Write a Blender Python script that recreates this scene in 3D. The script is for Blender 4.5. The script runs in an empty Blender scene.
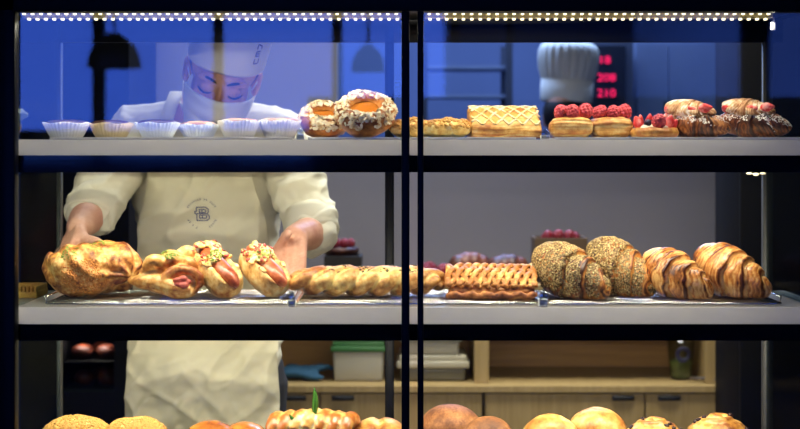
import bpy, bmesh, math, random
from mathutils import Vector, Matrix, Euler, noise
from mathutils.bvhtree import BVHTree

PI = math.pi
scene = bpy.context.scene
COL = scene.collection
ZC = 1.5            # eye level
HOR = 150.0         # picture row of the eye level


def sc(Y):
    return 0.002 * (1 + Y / 3.0)


def P(px, py, Y):
    s = sc(Y)
    return Vector(((px - 400) * s, Y, ZC + (HOR - py) * s))


def X(px, Y):
    return (px - 400) * sc(Y)


def Z(py, Y):
    return ZC + (HOR - py) * sc(Y)


def lin(c):
    out = []
    for v in c:
        v = v / 255.0
        out.append(v / 12.92 if v <= 0.04045 else ((v + 0.055) / 1.055) ** 2.4)
    return (out[0], out[1], out[2], 1.0)


# ---------------------------------------------------------------- materials
def new_mat(name):
    m = bpy.data.materials.new(name)
    m.use_nodes = True
    nt = m.node_tree
    bs = nt.nodes.get('Principled BSDF')
    return m, nt, bs


def plain(name, col, rough=0.5, metal=0.0, spec=0.5, nscale=0, namp=0.12, bump=0.0, trans=0.0, sheen=0.0):
    m, nt, bs = new_mat(name)
    c = lin(col)
    bs.inputs['Base Color'].default_value = c
    bs.inputs['Roughness'].default_value = rough
    bs.inputs['Metallic'].default_value = metal
    bs.inputs['Specular IOR Level'].default_value = spec
    if trans:
        bs.inputs['Transmission Weight'].default_value = trans
    if sheen:
        bs.inputs['Sheen Weight'].default_value = sheen
    if nscale:
        tc = nt.nodes.new('ShaderNodeTexCoord')
        n = nt.nodes.new('ShaderNodeTexNoise')
        n.inputs['Scale'].default_value = nscale
        n.inputs['Detail'].default_value = 4
        nt.links.new(tc.outputs['Object'], n.inputs['Vector'])
        mx = nt.nodes.new('ShaderNodeMix')
        mx.data_type = 'RGBA'
        nt.links.new(n.outputs['Fac'], mx.inputs['Factor'])
        mx.inputs['A'].default_value = tuple(v * (1 - namp) for v in c[:3]) + (1,)
        mx.inputs['B'].default_value = tuple(min(1, v * (1 + namp)) for v in c[:3]) + (1,)
        nt.links.new(mx.outputs['Result'], bs.inputs['Base Color'])
        if bump:
            b = nt.nodes.new('ShaderNodeBump')
            b.inputs['Strength'].default_value = bump
            b.inputs['Distance'].default_value = 0.003
            nt.links.new(n.outputs['Fac'], b.inputs['Height'])
            nt.links.new(b.outputs['Normal'], bs.inputs['Normal'])
    return m


def emit(name, col, strength):
    m, nt, bs = new_mat(name)
    bs.inputs['Base Color'].default_value = lin(col)
    bs.inputs['Emission Color'].default_value = lin(col)
    bs.inputs['Emission Strength'].default_value = strength
    return m


def pastry(name, light, mid, dark, nscale=22, rough=0.42, bump=0.35, groove=5.0, attr=None, attr_k=0.6,
           fine=120, bias=0.0, spec=0.45, coat=0.0):
    """baked crust: brown where raised, pale where the dough has opened, mottled by noise"""
    m, nt, bs = new_mat(name)
    L = nt.links.new
    tc = nt.nodes.new('ShaderNodeTexCoord')
    oi = nt.nodes.new('ShaderNodeObjectInfo')
    add = nt.nodes.new('ShaderNodeVectorMath')
    add.operation = 'ADD'
    L(tc.outputs['Object'], add.inputs[0])
    sclv = nt.nodes.new('ShaderNodeVectorMath')
    sclv.operation = 'SCALE'
    sclv.inputs['Scale'].default_value = 3.0
    L(oi.outputs['Location'], sclv.inputs[0])
    L(sclv.outputs[0], add.inputs[1])
    n1 = nt.nodes.new('ShaderNodeTexNoise')
    n1.inputs['Scale'].default_value = nscale
    n1.inputs['Detail'].default_value = 5
    n1.inputs['Roughness'].default_value = 0.6
    L(add.outputs[0], n1.inputs['Vector'])
    n2 = nt.nodes.new('ShaderNodeTexNoise')
    n2.inputs['Scale'].default_value = fine
    n2.inputs['Detail'].default_value = 4
    L(add.outputs[0], n2.inputs['Vector'])

    def math_(op, a, b):
        x = nt.nodes.new('ShaderNodeMath')
        x.operation = op
        for i, v in enumerate((a, b)):
            if isinstance(v, (int, float)):
                x.inputs[i].default_value = v
            else:
                L(v, x.inputs[i])
        return x.outputs[0]
    f = math_('MULTIPLY_ADD', n1.outputs['Fac'], 2.1)
    f.node.inputs[2].default_value = -0.52 + bias
    f = math_('ADD', f, math_('MULTIPLY', math_('SUBTRACT', n2.outputs['Fac'], 0.5), 0.8))
    if groove:
        g = nt.nodes.new('ShaderNodeNewGeometry')
        f = math_('ADD', f, math_('MULTIPLY', math_('SUBTRACT', g.outputs['Pointiness'], 0.5), groove))
    if attr:
        at = nt.nodes.new('ShaderNodeAttribute')
        at.attribute_name = attr
        f = math_('ADD', f, math_('MULTIPLY', math_('SUBTRACT', at.outputs['Fac'], 0.5), attr_k))
    r = nt.nodes.new('ShaderNodeValToRGB')
    r.color_ramp.elements[0].position = 0.18
    r.color_ramp.elements[0].color = lin(light)
    r.color_ramp.elements[1].position = 0.9
    r.color_ramp.elements[1].color = lin(dark)
    e = r.color_ramp.elements.new(0.52)
    e.color = lin(mid)
    L(f, r.inputs['Fac'])
    L(r.outputs['Color'], bs.inputs['Base Color'])
    bs.inputs['Roughness'].default_value = rough
    bs.inputs['Specular IOR Level'].default_value = spec
    bs.inputs['Coat Weight'].default_value = coat
    bs.inputs['Coat Roughness'].default_value = 0.25
    b = nt.nodes.new('ShaderNodeBump')
    b.inputs['Strength'].default_value = bump
    b.inputs['Distance'].default_value = 0.002
    L(n2.outputs['Fac'], b.inputs['Height'])
    L(b.outputs['Normal'], bs.inputs['Normal'])
    return m


def glass_mat(name, tint=(255, 255, 255), base=0.04, rough=0.0, k=1.0):
    m, nt, bs = new_mat(name)
    nt.nodes.remove(bs)
    L = nt.links.new
    out = nt.nodes['Material Output']
    tr = nt.nodes.new('ShaderNodeBsdfTransparent')
    tr.inputs['Color'].default_value = lin(tint)
    gl = nt.nodes.new('ShaderNodeBsdfGlossy')
    gl.inputs['Roughness'].default_value = rough
    lw = nt.nodes.new('ShaderNodeLayerWeight')
    lw.inputs['Blend'].default_value = 0.5
    p = nt.nodes.new('ShaderNodeMath')
    p.operation = 'POWER'
    p.inputs[1].default_value = 5
    L(lw.outputs['Facing'], p.inputs[0])
    a = nt.nodes.new('ShaderNodeMath')
    a.operation = 'MULTIPLY_ADD'
    a.inputs[1].default_value = (1 - base) * k
    a.inputs[2].default_value = base
    L(p.outputs[0], a.inputs[0])
    mx = nt.nodes.new('ShaderNodeMixShader')
    L(a.outputs[0], mx.inputs[0])
    L(tr.outputs[0], mx.inputs[1])
    L(gl.outputs[0], mx.inputs[2])
    L(mx.outputs[0], out.inputs['Surface'])
    return m


def wood_mat(name, c1, c2, scale=6, axis='Z', rough=0.5):
    m, nt, bs = new_mat(name)
    L = nt.links.new
    tc = nt.nodes.new('ShaderNodeTexCoord')
    mp = nt.nodes.new('ShaderNodeMapping')
    s = {'X': (0.06, 1, 1), 'Y': (1, 0.06, 1), 'Z': (1, 1, 0.06)}[axis]
    mp.inputs['Scale'].default_value = tuple(scale * 6 * v for v in s)
    L(tc.outputs['Object'], mp.inputs['Vector'])
    n = nt.nodes.new('ShaderNodeTexNoise')
    n.inputs['Scale'].default_value = 1.5
    n.inputs['Detail'].default_value = 6
    n.inputs['Distortion'].default_value = 0.6
    L(mp.outputs[0], n.inputs['Vector'])
    r = nt.nodes.new('ShaderNodeValToRGB')
    r.color_ramp.elements[0].position = 0.3
    r.color_ramp.elements[1].position = 0.7
    r.color_ramp.elements[0].color = lin(c1)
    r.color_ramp.elements[1].color = lin(c2)
    L(n.outputs['Fac'], r.inputs['Fac'])
    L(r.outputs['Color'], bs.inputs['Base Color'])
    bs.inputs['Roughness'].default_value = rough
    return m


# ---------------------------------------------------------------- objects
def thing(name, label, cat, loc=(0, 0, 0), rot=(0, 0, 0), group=None):
    o = bpy.data.objects.new(name, None)
    o.empty_display_size = 0.05
    COL.objects.link(o)
    o.location = loc
    o.rotation_euler = rot
    o['label'] = label
    o['category'] = cat
    if group:
        o['group'] = group
    return o


def tag(o, label, cat, group=None):
    o['label'] = label
    o['category'] = cat
    if group:
        o['group'] = group
    return o


def obj(name, bm, mat, parent=None, smooth=True, label=None, kind=None):
    if isinstance(bm, bpy.types.Mesh):
        me = bm
        me.name = name
    else:
        bmesh.ops.recalc_face_normals(bm, faces=bm.faces)
        me = bpy.data.meshes.new(name)
        bm.to_mesh(me)
        bm.free()
    if smooth:
        me.polygons.foreach_set('use_smooth', [True] * len(me.polygons))
    me.materials.clear()
    me.materials.append(mat)
    o = bpy.data.objects.new(name, me)
    COL.objects.link(o)
    if parent is not None:
        o.parent = parent
    if label:
        o['label'] = label
    if kind:
        o['kind'] = kind
    return o


def dup(root, loc=None, rot=None, scale=None, label=None):
    r = root.copy()
    COL.objects.link(r)
    if loc is not None:
        r.location = loc
    if rot is not None:
        r.rotation_euler = rot
    if scale is not None:
        r.scale = scale if hasattr(scale, '__len__') else (scale,) * 3
    if label:
        r['label'] = label
    for ch in list(root.children):
        c = ch.copy()
        COL.objects.link(c)
        c.parent = r
        for g in list(ch.children):
            d = g.copy()
            COL.objects.link(d)
            d.parent = c
    return r


def struct(name, bm, mat, smooth=False):
    return obj(name, bm, mat, None, smooth, kind='structure')


# ---------------------------------------------------------------- shapes
def box(bm, x0, x1, y0, y1, z0, z1, bev=0.0):
    M = Matrix.Translation(((x0 + x1) / 2, (y0 + y1) / 2, (z0 + z1) / 2)) @ Matrix.Diagonal((x1 - x0, y1 - y0, z1 - z0, 1))
    r = bmesh.ops.create_cube(bm, size=1, matrix=M)
    if bev:
        es = list({e for v in r['verts'] for e in v.link_edges})
        bmesh.ops.bevel(bm, geom=es, offset=bev, segments=2, profile=0.5, affect='EDGES')
    return bm


def nbox(*a, **k):
    return box(bmesh.new(), *a, **k)


def ell(bm, c, r, sub=3, rot=None):
    M = Matrix.Translation(c)
    if rot is not None:
        M = M @ rot.to_matrix().to_4x4()
    M = M @ Matrix.Diagonal((r[0], r[1], r[2], 1))
    bmesh.ops.create_icosphere(bm, subdivisions=sub, radius=1, matrix=M)
    return bm


def cone(bm, a, b, ra, rb, seg=16):
    a = Vector(a)
    b = Vector(b)
    d = b - a
    if d.length < 1e-6:
        return bm
    M = Matrix.Translation((a + b) / 2) @ d.to_track_quat('Z', 'Y').to_matrix().to_4x4()
    bmesh.ops.create_cone(bm, cap_ends=True, segments=seg, radius1=ra, radius2=rb, depth=d.length, matrix=M)
    return bm


def capsule(bm, a, b, ra, rb, sub=2):
    cone(bm, a, b, ra, rb)
    ell(bm, a, (ra,) * 3, sub)
    ell(bm, b, (rb,) * 3, sub)
    return bm


def chain(bm, pts, rad, sub=2):
    for i in range(len(pts) - 1):
        capsule(bm, pts[i], pts[i + 1], rad[i], rad[i + 1], sub)
    return bm


def tube(bm, pts, rad, seg=10, flat=1.0, cap=True):
    """swept tube along a polyline; flat<1 squashes it along its local normal"""
    pts = [Vector(p) for p in pts]
    n = len(pts)
    if not hasattr(rad, '__len__'):
        rad = [rad] * n
    rings = []
    up = Vector((0, 0, 1))
    for i in range(n):
        t = (pts[min(i + 1, n - 1)] - pts[max(i - 1, 0)]).normalized()
        if abs(t.dot(up)) > 0.98:
            side = t.cross(Vector((0, 1, 0))).normalized()
        else:
            side = t.cross(up).normalized()
        nn = side.cross(t).normalized()
        ring = []
        for k in range(seg):
            a = 2 * PI * k / seg
            ring.append(bm.verts.new(pts[i] + side * math.cos(a) * rad[i] + nn * math.sin(a) * rad[i] * flat))
        rings.append(ring)
    for i in range(n - 1):
        for k in range(seg):
            k2 = (k + 1) % seg
            bm.faces.new((rings[i][k], rings[i][k2], rings[i + 1][k2], rings[i + 1][k]))
    if cap:
        bm.faces.new(list(reversed(rings[0])))
        bm.faces.new(rings[-1])
    return bm


def lathe(bm, prof, seg=48, fn=None, close_bottom=True):
    """prof: list of (r,z); fn(angle, i, r, z)->(r,z) may flute it"""
    rings = []
    for i, (r, z) in enumerate(prof):
        if r < 1e-6:
            rings.append([bm.verts.new((0, 0, z))])
            continue
        ring = []
        for k in range(seg):
            a = 2 * PI * k / seg
            rr, zz = (r, z) if fn is None else fn(a, i, r, z)
            ring.append(bm.verts.new((rr * math.cos(a), rr * math.sin(a), zz)))
        rings.append(ring)
    for i in range(len(rings) - 1):
        A, B = rings[i], rings[i + 1]
        for k in range(seg):
            k2 = (k + 1) % seg
            if len(A) == 1 and len(B) == 1:
                continue
            if len(A) == 1:
                bm.faces.new((A[0], B[k], B[k2]))
            elif len(B) == 1:
                bm.faces.new((A[k], B[0], A[k2]))
            else:
                bm.faces.new((A[k], A[k2], B[k2], B[k]))
    if close_bottom and len(rings[0]) > 1:
        bm.faces.new(list(reversed(rings[0])))
    return bm


def xform(bm, M):
    bmesh.ops.transform(bm, matrix=M, verts=bm.verts)
    return bm


def voxel(bm, size, smooth=2, fac=0.5):
    """fuse overlapping closed pieces into one continuous skin"""
    me = bpy.data.meshes.new('tmp')
    bmesh.ops.recalc_face_normals(bm, faces=bm.faces)
    bm.to_mesh(me)
    bm.free()
    o = bpy.data.objects.new('tmp', me)
    COL.objects.link(o)
    m = o.modifiers.new('r', 'REMESH')
    m.mode = 'VOXEL'
    m.voxel_size = size
    if smooth:
        s = o.modifiers.new('s', 'SMOOTH')
        s.iterations = smooth
        s.factor = fac
    dg = bpy.context.evaluated_depsgraph_get()
    res = bpy.data.meshes.new_from_object(o.evaluated_get(dg))
    bpy.data.objects.remove(o)
    bpy.data.meshes.remove(me)
    b2 = bmesh.new()
    b2.from_mesh(res)
    bpy.data.meshes.remove(res)
    return b2


def jitter(bm, amp, scale, seed=0, keep_floor=None):
    off = Vector((seed * 7.3, seed * 3.1, seed * 5.7))
    bm.normal_update()
    for v in bm.verts:
        d = noise.fractal(v.co * scale + off, 1.0, 2.0, 3)
        k = 1.0
        if keep_floor is not None:
            k = min(1, max(0, (v.co.z - keep_floor) / 0.01))
        v.co = v.co + v.normal * d * amp * k
    return bm


def floor_clip(bm, z=0.0):
    for v in bm.verts:
        if v.co.z < z:
            v.co.z = z
    return bm


def drop(bm, z=0.0):
    m = min(v.co.z for v in bm.verts)
    for v in bm.verts:
        v.co.z += z - m
    return bm


def scatter(src, n, piece, seed, cond=None, fcond=None):
    """random places on a bmesh surface -> calls piece(out, point, normal, rng)"""
    rng = random.Random(seed)
    bmesh.ops.recalc_face_normals(src, faces=src.faces)
    src.normal_update()
    fs = [f for f in src.faces if (cond is None or cond(f.calc_center_median(), f.normal)) and (fcond is None or fcond(f))]
    out = bmesh.new()
    if not fs:
        return out
    ws = [f.calc_area() for f in fs]
    for f in rng.choices(fs, weights=ws, k=n):
        vs = [v.co for v in f.verts]
        a, b = rng.random(), rng.random()
        if a + b > 1:
            a, b = 1 - a, 1 - b
        p = vs[0] + (vs[1] - vs[0]) * a + (vs[2] - vs[0]) * b
        piece(out, p, f.normal.copy(), rng)
    return out


_b = bmesh.new()
bmesh.ops.create_icosphere(_b, subdivisions=1, radius=1)
_b.verts.ensure_lookup_table()
ICO_V = [v.co.copy() for v in _b.verts]
ICO_F = [[v.index for v in f.verts] for f in _b.faces]
_b.free()


def seed_piece(l, w, t, lift=0.3):
    def fn(out, p, nrm, rng):
        q = nrm.to_track_quat('Z', 'Y') @ Euler((rng.uniform(-.35, .35), rng.uniform(-.35, .35), rng.uniform(0, 6.3))).to_quaternion()
        k = rng.uniform(.75, 1.25)
        M = Matrix.Translation(p + nrm * t * lift) @ q.to_matrix().to_4x4() @ Matrix.Diagonal((l * k, w * k, t * k, 1))
        vs_ = [out.verts.new(M @ c) for c in ICO_V]
        for f in ICO_F:
            out.faces.new([vs_[i] for i in f])
    return fn


def flake_piece(l, w, t):
    def fn(out, p, nrm, rng):
        q = nrm.to_track_quat('Z', 'Y') @ Euler((rng.uniform(-.7, .7), rng.uniform(-.7, .7), rng.uniform(0, 6.3))).to_quaternion()
        k = rng.uniform(.6, 1.3)
        M = Matrix.Translation(p + nrm * rng.uniform(.2, 1) * t * 2) @ q.to_matrix().to_4x4() @ Matrix.Diagonal((l * k, w * k * rng.uniform(.6, 1), t, 1))
        bmesh.ops.create_cone(out, cap_ends=True, segments=7, radius1=1, radius2=.85, depth=1, matrix=M)
    return fn


def text_bm(s, size, depth=0.0):
    cu = bpy.data.curves.new('t', 'FONT')
    cu.body = s
    cu.size = size
    cu.extrude = depth
    cu.align_x = 'CENTER'
    cu.align_y = 'CENTER'
    o = bpy.data.objects.new('t', cu)
    COL.objects.link(o)
    dg = bpy.context.evaluated_depsgraph_get()
    me = bpy.data.meshes.new_from_object(o.evaluated_get(dg))
    bm = bmesh.new()
    bm.from_mesh(me)
    bpy.data.objects.remove(o)
    bpy.data.curves.remove(cu)
    bpy.data.meshes.remove(me)
    return bm


def area_light(name, loc, rot, sx, sy, power, col, parent=None):
    d = bpy.data.lights.new(name, 'AREA')
    d.shape = 'RECTANGLE'
    d.size = sx
    d.size_y = sy
    d.energy = power
    d.color = col
    o = bpy.data.objects.new(name, d)
    COL.objects.link(o)
    o.location = loc
    o.rotation_euler = rot
    if parent:
        o.parent = parent
    return o
# ================================================================ render look
vs = scene.view_settings
vs.view_transform = 'Standard'
vs.look = 'None'
vs.gamma = 1.0
vs.use_curve_mapping = False
vs.exposure = 0.0

cam_d = bpy.data.cameras.new('camera')
cam_d.sensor_width = 36
cam_d.lens = 1500 / 800 * 36
cam_d.shift_y = -(214.5 - HOR) / 800
cam_d.dof.use_dof = True
cam_d.dof.focus_distance = 3.12
cam_d.dof.aperture_fstop = 3.6
cam_d.clip_end = 200
cam = bpy.data.objects.new('camera', cam_d)
COL.objects.link(cam)
cam.location = (0, -3, ZC)
cam.rotation_euler = (PI / 2, 0, 0)
scene.camera = cam

w = bpy.data.worlds.new('dusk_sky')
scene.world = w
w.use_nodes = True
bg = w.node_tree.nodes['Background']
bg.inputs['Color'].default_value = (0.062, 0.165, 1.0, 1)
bg.inputs['Strength'].default_value = 6.3

# ================================================================ materials of the place
M_black = plain('black_powder_coat', (7, 8, 12), 0.45, spec=0.15, nscale=60, namp=0.2)
M_gloss = plain('black_gloss_panel', (4, 4, 7), 0.06, spec=0.22, nscale=3, namp=0.05)
M_steel = plain('brushed_steel', (176, 172, 168), 0.38, 0.75, nscale=40, namp=0.06)
M_lip = plain('satin_steel_lip', (190, 186, 184), 0.5, 0.1, nscale=30, namp=0.05)
M_chrome = plain('chrome', (222, 220, 214), 0.14, 1.0, nscale=20, namp=0.03)
M_alu = plain('aluminium', (74, 74, 72), 0.5, 0.4, nscale=20, namp=0.05)
M_rail = plain('led_channel', (190, 178, 130), 0.4, 0.1, nscale=20, namp=0.1)
M_glass = glass_mat('clear_glass', (250, 253, 252), 0.042)
M_side = glass_mat('side_glass', (206, 214, 212), 0.006, k=0.02)
M_led = emit('led_glow', (255, 240, 200), 2.4)
M_whiteplastic = plain('white_plastic', (232, 232, 228), 0.3, nscale=30, namp=0.03)
M_clear = glass_mat('clear_plastic', (226, 230, 232), 0.10, 0.08)
M_wall = plain('grey_wall_paint', (140, 136, 146), 0.8, nscale=5, namp=0.05)
M_farwall = plain('blue_grey_wall_paint', (84, 96, 128), 0.8, nscale=4, namp=0.12)
M_floor = plain('floor_tiles', (70, 66, 62), 0.6, nscale=4, namp=0.15)
M_ceil = plain('ceiling_paint', (120, 118, 115), 0.9, nscale=4, namp=0.05)
M_darkwall = plain('dark_olive_wall', (46, 48, 42), 0.75, nscale=6, namp=0.15)
M_paleband = plain('pale_plastic', (168, 160, 138), 0.4, nscale=8, namp=0.1)
M_nightwall = plain('charcoal_wall', (16, 16, 20), 0.8, nscale=6, namp=0.15)
M_passage = plain('passage_dark', (14, 14, 17), 0.85, nscale=3, namp=0.2)
M_wood = wood_mat('oak_laminate', (140, 116, 72), (160, 136, 90), 9, 'Z', 0.55)
M_woodh = wood_mat('oak_shelf_laminate', (136, 98, 44), (160, 120, 58), 6, 'X', 0.5)
M_blackhole = plain('black_handle', (8, 8, 9), 0.6, nscale=30, namp=0.1)

# ================================================================ setting: bakery room
struct('floor', nbox(-3.2, 3.2, 0, 4.3, -0.05, 0), M_floor)
struct('ceiling', nbox(-3.2, 3.2, 0, 4.3, 2.9, 2.95), M_ceil)
struct('wall_left', nbox(-3.25, -3.2, 0, 4.3, 0, 2.9), M_nightwall)
struct('wall_right', nbox(1.62, 1.67, 0.0, 4.3, 0, 2.9), M_darkwall)
struct('wall_far', nbox(-3.2, 3.2, 4.3, 4.35, 0, 2.9), M_farwall)
bm = bmesh.new()
box(bm, X(128, 2.15), X(337, 2.15), 2.15, 2.25, 0, 2.5)
box(bm, X(337, 2.15), 1.62, 2.15, 2.25, 0, 1.475)
struct('wall_partition', bm, M_wall)
bm = bmesh.new()
box(bm, -3.2, 1.62, -0.02, 0.06, 1.92, 2.9)
box(bm, -3.2, -1.3, -0.02, 0.06, 0, 1.92)
box(bm, 1.2, 1.62, -0.02, 0.06, 0, 1.92)
struct('wall_front', bm, M_passage)

# ---- unseen passage, added to limit sky light; its openings shape what the glass mirrors
D = 8.0
R = lambda px: (px - 400) * 0.002 * (1 + D / 3)
RZ = lambda py: ZC + (HOR - py) * 0.002 * (1 + D / 3)
bm = bmesh.new()
box(bm, -9, 9, -D - 0.1, -D, -0.05, RZ(130))
box(bm, -9, 9, -D - 0.1, -D, RZ(-60), 4.5)
for a, b in ((-900, -40), (92, 103), (213, 222), (332, 342), (450, 459), (505, 513), (742, 770), (1100, 1600)):
    box(bm, R(a), R(b), -D - 0.1, -D, RZ(130), RZ(-60))
box(bm, R(308), R(1600), -D - 0.1, -D, RZ(130), RZ(97))
struct('wall_passage', bm, M_passage)
struct('floor_passage', nbox(-9, 9, -D - 0.1, 0, -0.06, -0.01), M_passage)
struct('ceiling_passage', nbox(-9, 9, -D - 0.1, -0.02, 4.5, 4.55), M_passage)
struct('wall_passage_left', nbox(-9.1, -9, -D - 0.1, 0, -0.05, 4.5), M_passage)
struct('wall_passage_right', nbox(9, 9.1, -D - 0.1, 0, -0.05, 4.5), M_passage)
# the building on the far side of the street, filling the right half of the openings
DB = 22.0
Rb = lambda px: (px - 400) * 0.002 * (1 + DB / 3)
M_fac = plain('street_facade_render', (150, 146, 140), 0.9, nscale=0.6, namp=0.3)
M_fac2 = plain('street_facade_dark', (26, 26, 28), 0.9, nscale=0.6, namp=0.3)
struct('wall_street_building', nbox(Rb(455), Rb(634), -DB - 6, -DB, -0.05, 14), M_fac2)
struct('wall_street_tower', nbox(Rb(641), Rb(1100), -DB - 7, -DB - 1, -0.05, 14), M_fac)

# ================================================================ display case
case = thing('display_case', 'tall black framed glass display case with steel shelves holding pastries', 'display case')
XL, XR = -0.77, 0.83
YB = 0.40
# front posts
obj('front_post', nbox(-0.798, -0.765, -0.022, 0.012, 0, 1.90, 0.003), M_black, case)
obj('front_post', nbox(X(401.5, 0), X(409.5, 0), -0.012, 0.010, 0, 1.90, 0.002), M_black, case)
obj('front_post', nbox(X(417.5, 0), X(423.5, 0), -0.009, 0.006, 0, 1.90, 0.002), M_black, case)
obj('front_post', nbox(0.835, 0.868, -0.022, 0.012, 0, 1.90, 0.003), M_black, case)
# top
obj('top_beam', nbox(-1.25, 0.868, -0.022, 0.03, Z(12, 0), 1.92, 0.002), M_black, case)
obj('roof_panel', nbox(-1.25, 0.868, 0.03, YB + 0.03, 1.795, 1.90), M_black, case)
obj('rear_header', nbox(-1.25, 0.868, YB, YB + 0.025, Z(42, YB), 1.797), M_black, case)
# rear posts
obj('rear_post', nbox(X(385, YB), X(394, YB), YB, YB + 0.025, 0, 1.79), M_black, case)
obj('rear_post', nbox(X(56.5, YB), X(60.5, YB), YB, YB + 0.025, 0, 1.79), M_alu, case)
obj('rear_post', nbox(X(763.5, YB), X(773, YB), YB, YB + 0.02, 0, 1.79), M_alu, case)
# shelves
SH = {'top': Z(139.5, 0.02), 'mid': Z(307.5, 0.02), 'low': 0.868}


def shelf(zt, tilt, with_rail=True):
    bm = bmesh.new()
    box(bm, -1.25, 0.868, 0.03, 0.385, zt - 0.012, zt, 0.001)
    s = obj('shelf', bm, M_steel, case)
    bm = nbox(-1.25, 0.868, 0.007, 0.030, zt - 0.0318, zt)
    for v in bm.verts:                      # lip sloped back so its face catches the LED light
        if v.co.z > zt - 0.01 and v.co.y < 0.02:
            v.co.y += 0.018
    obj('front_lip', bm, M_lip, s, smooth=False)
    bm = bmesh.new()
    z0, z1 = zt - 0.066, zt - 0.032
    box(bm, -1.25, 0.868, 0.014, 0.034, z0, z1)
    for v in bm.verts:                      # the trim leans back a little at its top
        if v.co.z > (z0 + z1) / 2 and v.co.y < 0.02:
            v.co.y += tilt
    obj('led_trim', bm, M_gloss, s, smooth=False)
    obj('rear_rail', nbox(-1.25, 0.868, YB - 0.012, YB + 0.004, zt - 0.069, zt - 0.002), M_black, s)
    return s


shelf(SH['top'], 0.00045)
shelf(SH['mid'], 0.0003)
shelf(SH['low'], 0.0)
obj('base_cabinet', nbox(-1.25, 0.868, 0.02, YB - 0.014, 0, 0.76), M_black, case)
# panes
g = bmesh.new()
obj('front_glass', box(g, -0.766, X(403, 0), 0.000, 0.005, 0.76, Z(11, 0)), M_glass, case, smooth=False)
g = bmesh.new()
obj('front_glass', box(g, X(421, 0), 0.836, 0.000, 0.005, 0.76, Z(11, 0)), M_glass, case, smooth=False)
g = bmesh.new()
obj('front_glass', box(g, -1.25, -0.797, 0.000, 0.005, 0.76, Z(11, 0)), M_glass, case, smooth=False)
for x in (XL, XR):
    for a, b in ((0.76, SH['mid'] - 0.07), (SH['mid'] + 0.003, SH['top'] - 0.07), (SH['top'] + 0.003, 1.79)):
        obj('side_glass', nbox(x - 0.003, x + 0.003, 0.036, YB - 0.014, a, b), M_side, case, smooth=False)

# ---------------------------------------------------------------- LED light bars
WARM = (1.0, 0.90, 0.73)


def bar_mesh(x0, x1):
    bm = bmesh.new()
    box(bm, x0, x1, 0.035, 0.064, 1.7785, 1.7945, 0.001)
    box(bm, x0, x1, 0.064, 0.098, 1.7705, 1.7945, 0.001)
    return bm


dio = None
for nm, x0, x1, n, lab in (
        ('led_strip', X(20, 0.05), X(403, 0.05), 45, 'glowing double row LED light strip under the top beam, above the white paper cups'),
        ('led_strip', X(425, 0.05), X(775, 0.05), 41, 'glowing double row LED light strip under the top beam, above the raspberry tarts')):
    t = thing(nm, lab, 'light', ((x0 + x1) / 2, 0.05, 1.79), group='LED strips under the top beam')
    for b in ('channel',):
        bm = bar_mesh(x0, x1)
        xform(bm, Matrix.Translation(-Vector(t.location)))
        obj(b, bm, M_rail, t, smooth=False)
    for row, (y, z) in enumerate(((0.048, 1.7765), (0.082, 1.7685))):
        for k in range(n):
            x = x0 + (k + 0.5 + 0.12 * row) * (x1 - x0 - 0.005) / n
            if dio is None:
                dio = obj('diode', nbox(-0.0032, 0.0032, -0.004, 0.004, -0.0019, 0.0022, 0.001), M_led, t)
                d = dio
            else:
                d = dio.copy()
                COL.objects.link(d)
                d.parent = t
            d.location = Vector((x, y, z)) - Vector(t.location)
LEDW = {'top': 2.5, 'mid': 3.8, 'low': 3.8}
LEDT = {'top': 4, 'mid': 22, 'low': 36}
for key, z in (('top', 1.765), ('mid', SH['top'] - 0.05), ('low', SH['mid'] - 0.05)):
    for i, (x0, x1) in enumerate(((-0.75, -0.02), (0.05, 0.76), (-1.2, -0.80))):
        area_light('led_light', ((x0 + x1) / 2, 0.075, z), (math.radians(LEDT[key]), 0, 0), x1 - x0, 0.012, LEDW[key] * (x1 - x0) / 0.72, WARM)

tp = thing('cable_clip', 'small white connector clip at the right end of the top light strip', 'clip', P(773, 24, 0.09))
bm = bmesh.new()
box(bm, -0.005, 0.005, -0.004, 0.004, -0.013, 0.004, 0.002)
xform(bm, Matrix.Translation((0, 0, 0)))
obj('body', bm, M_whiteplastic, tp)
bm = bmesh.new()
tube(bm, [(0, 0, 0.003), (0.002, 0, 0.008), (0.001, 0, 0.0135)], 0.002, 8)
obj('cable', bm, M_whiteplastic, tp)
bm = bmesh.new()
for i, dx in enumerate((-0.016, -0.002, 0.012)):
    ell(bm, (dx, 0, -0.002 * (i % 2)), (0.007, 0.004, 0.003 + 0.001 * (i % 2)), 2)
tag(obj('cable_connector', voxel(bm, 0.0015, 1), M_paleband), 'small pale cable connector under the top shelf, above the last plain croissant', 'connector').location = P(757, 173.5, 0.12)

# ================================================================ room behind: wooden counter
YF = 1.70
zc = Z(385.5, YF)
ct = struct  # alias kept short


def cabinet(px0, pxm, px1, label, h1, h2):
    x0, xm, x1 = X(px0, YF), X(pxm, YF), X(px1, YF)
    t = thing('cabinet', label, 'cabinet', ((x0 + x1) / 2, YF + 0.2, 0), group='oak cabinets under the counter')
    off = Vector(t.location)
    obj('body', nbox(x0 - off.x, x1 - off.x, -0.18, 0.22, 0.0, zc - 0.022), M_wood, t, smooth=False)
    for a, b, h in ((x0, xm, h1), (xm, x1, h2)):
        d = obj('door', nbox(a + 0.003 - off.x, b - 0.003 - off.x, -0.2, -0.182, 0.08, zc - 0.026, 0.001), M_wood, t, smooth=False)
        hx = X(h, YF) - off.x
        bm = bmesh.new()
        box(bm, hx - 0.035, hx + 0.035, -0.208, -0.199, zc - 0.046, zc - 0.030, 0.003)
        box(bm, hx - 0.028, hx + 0.028, -0.214, -0.207, zc - 0.040, zc - 0.033, 0.002)
        obj('handle', bm, M_blackhole, d)


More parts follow.
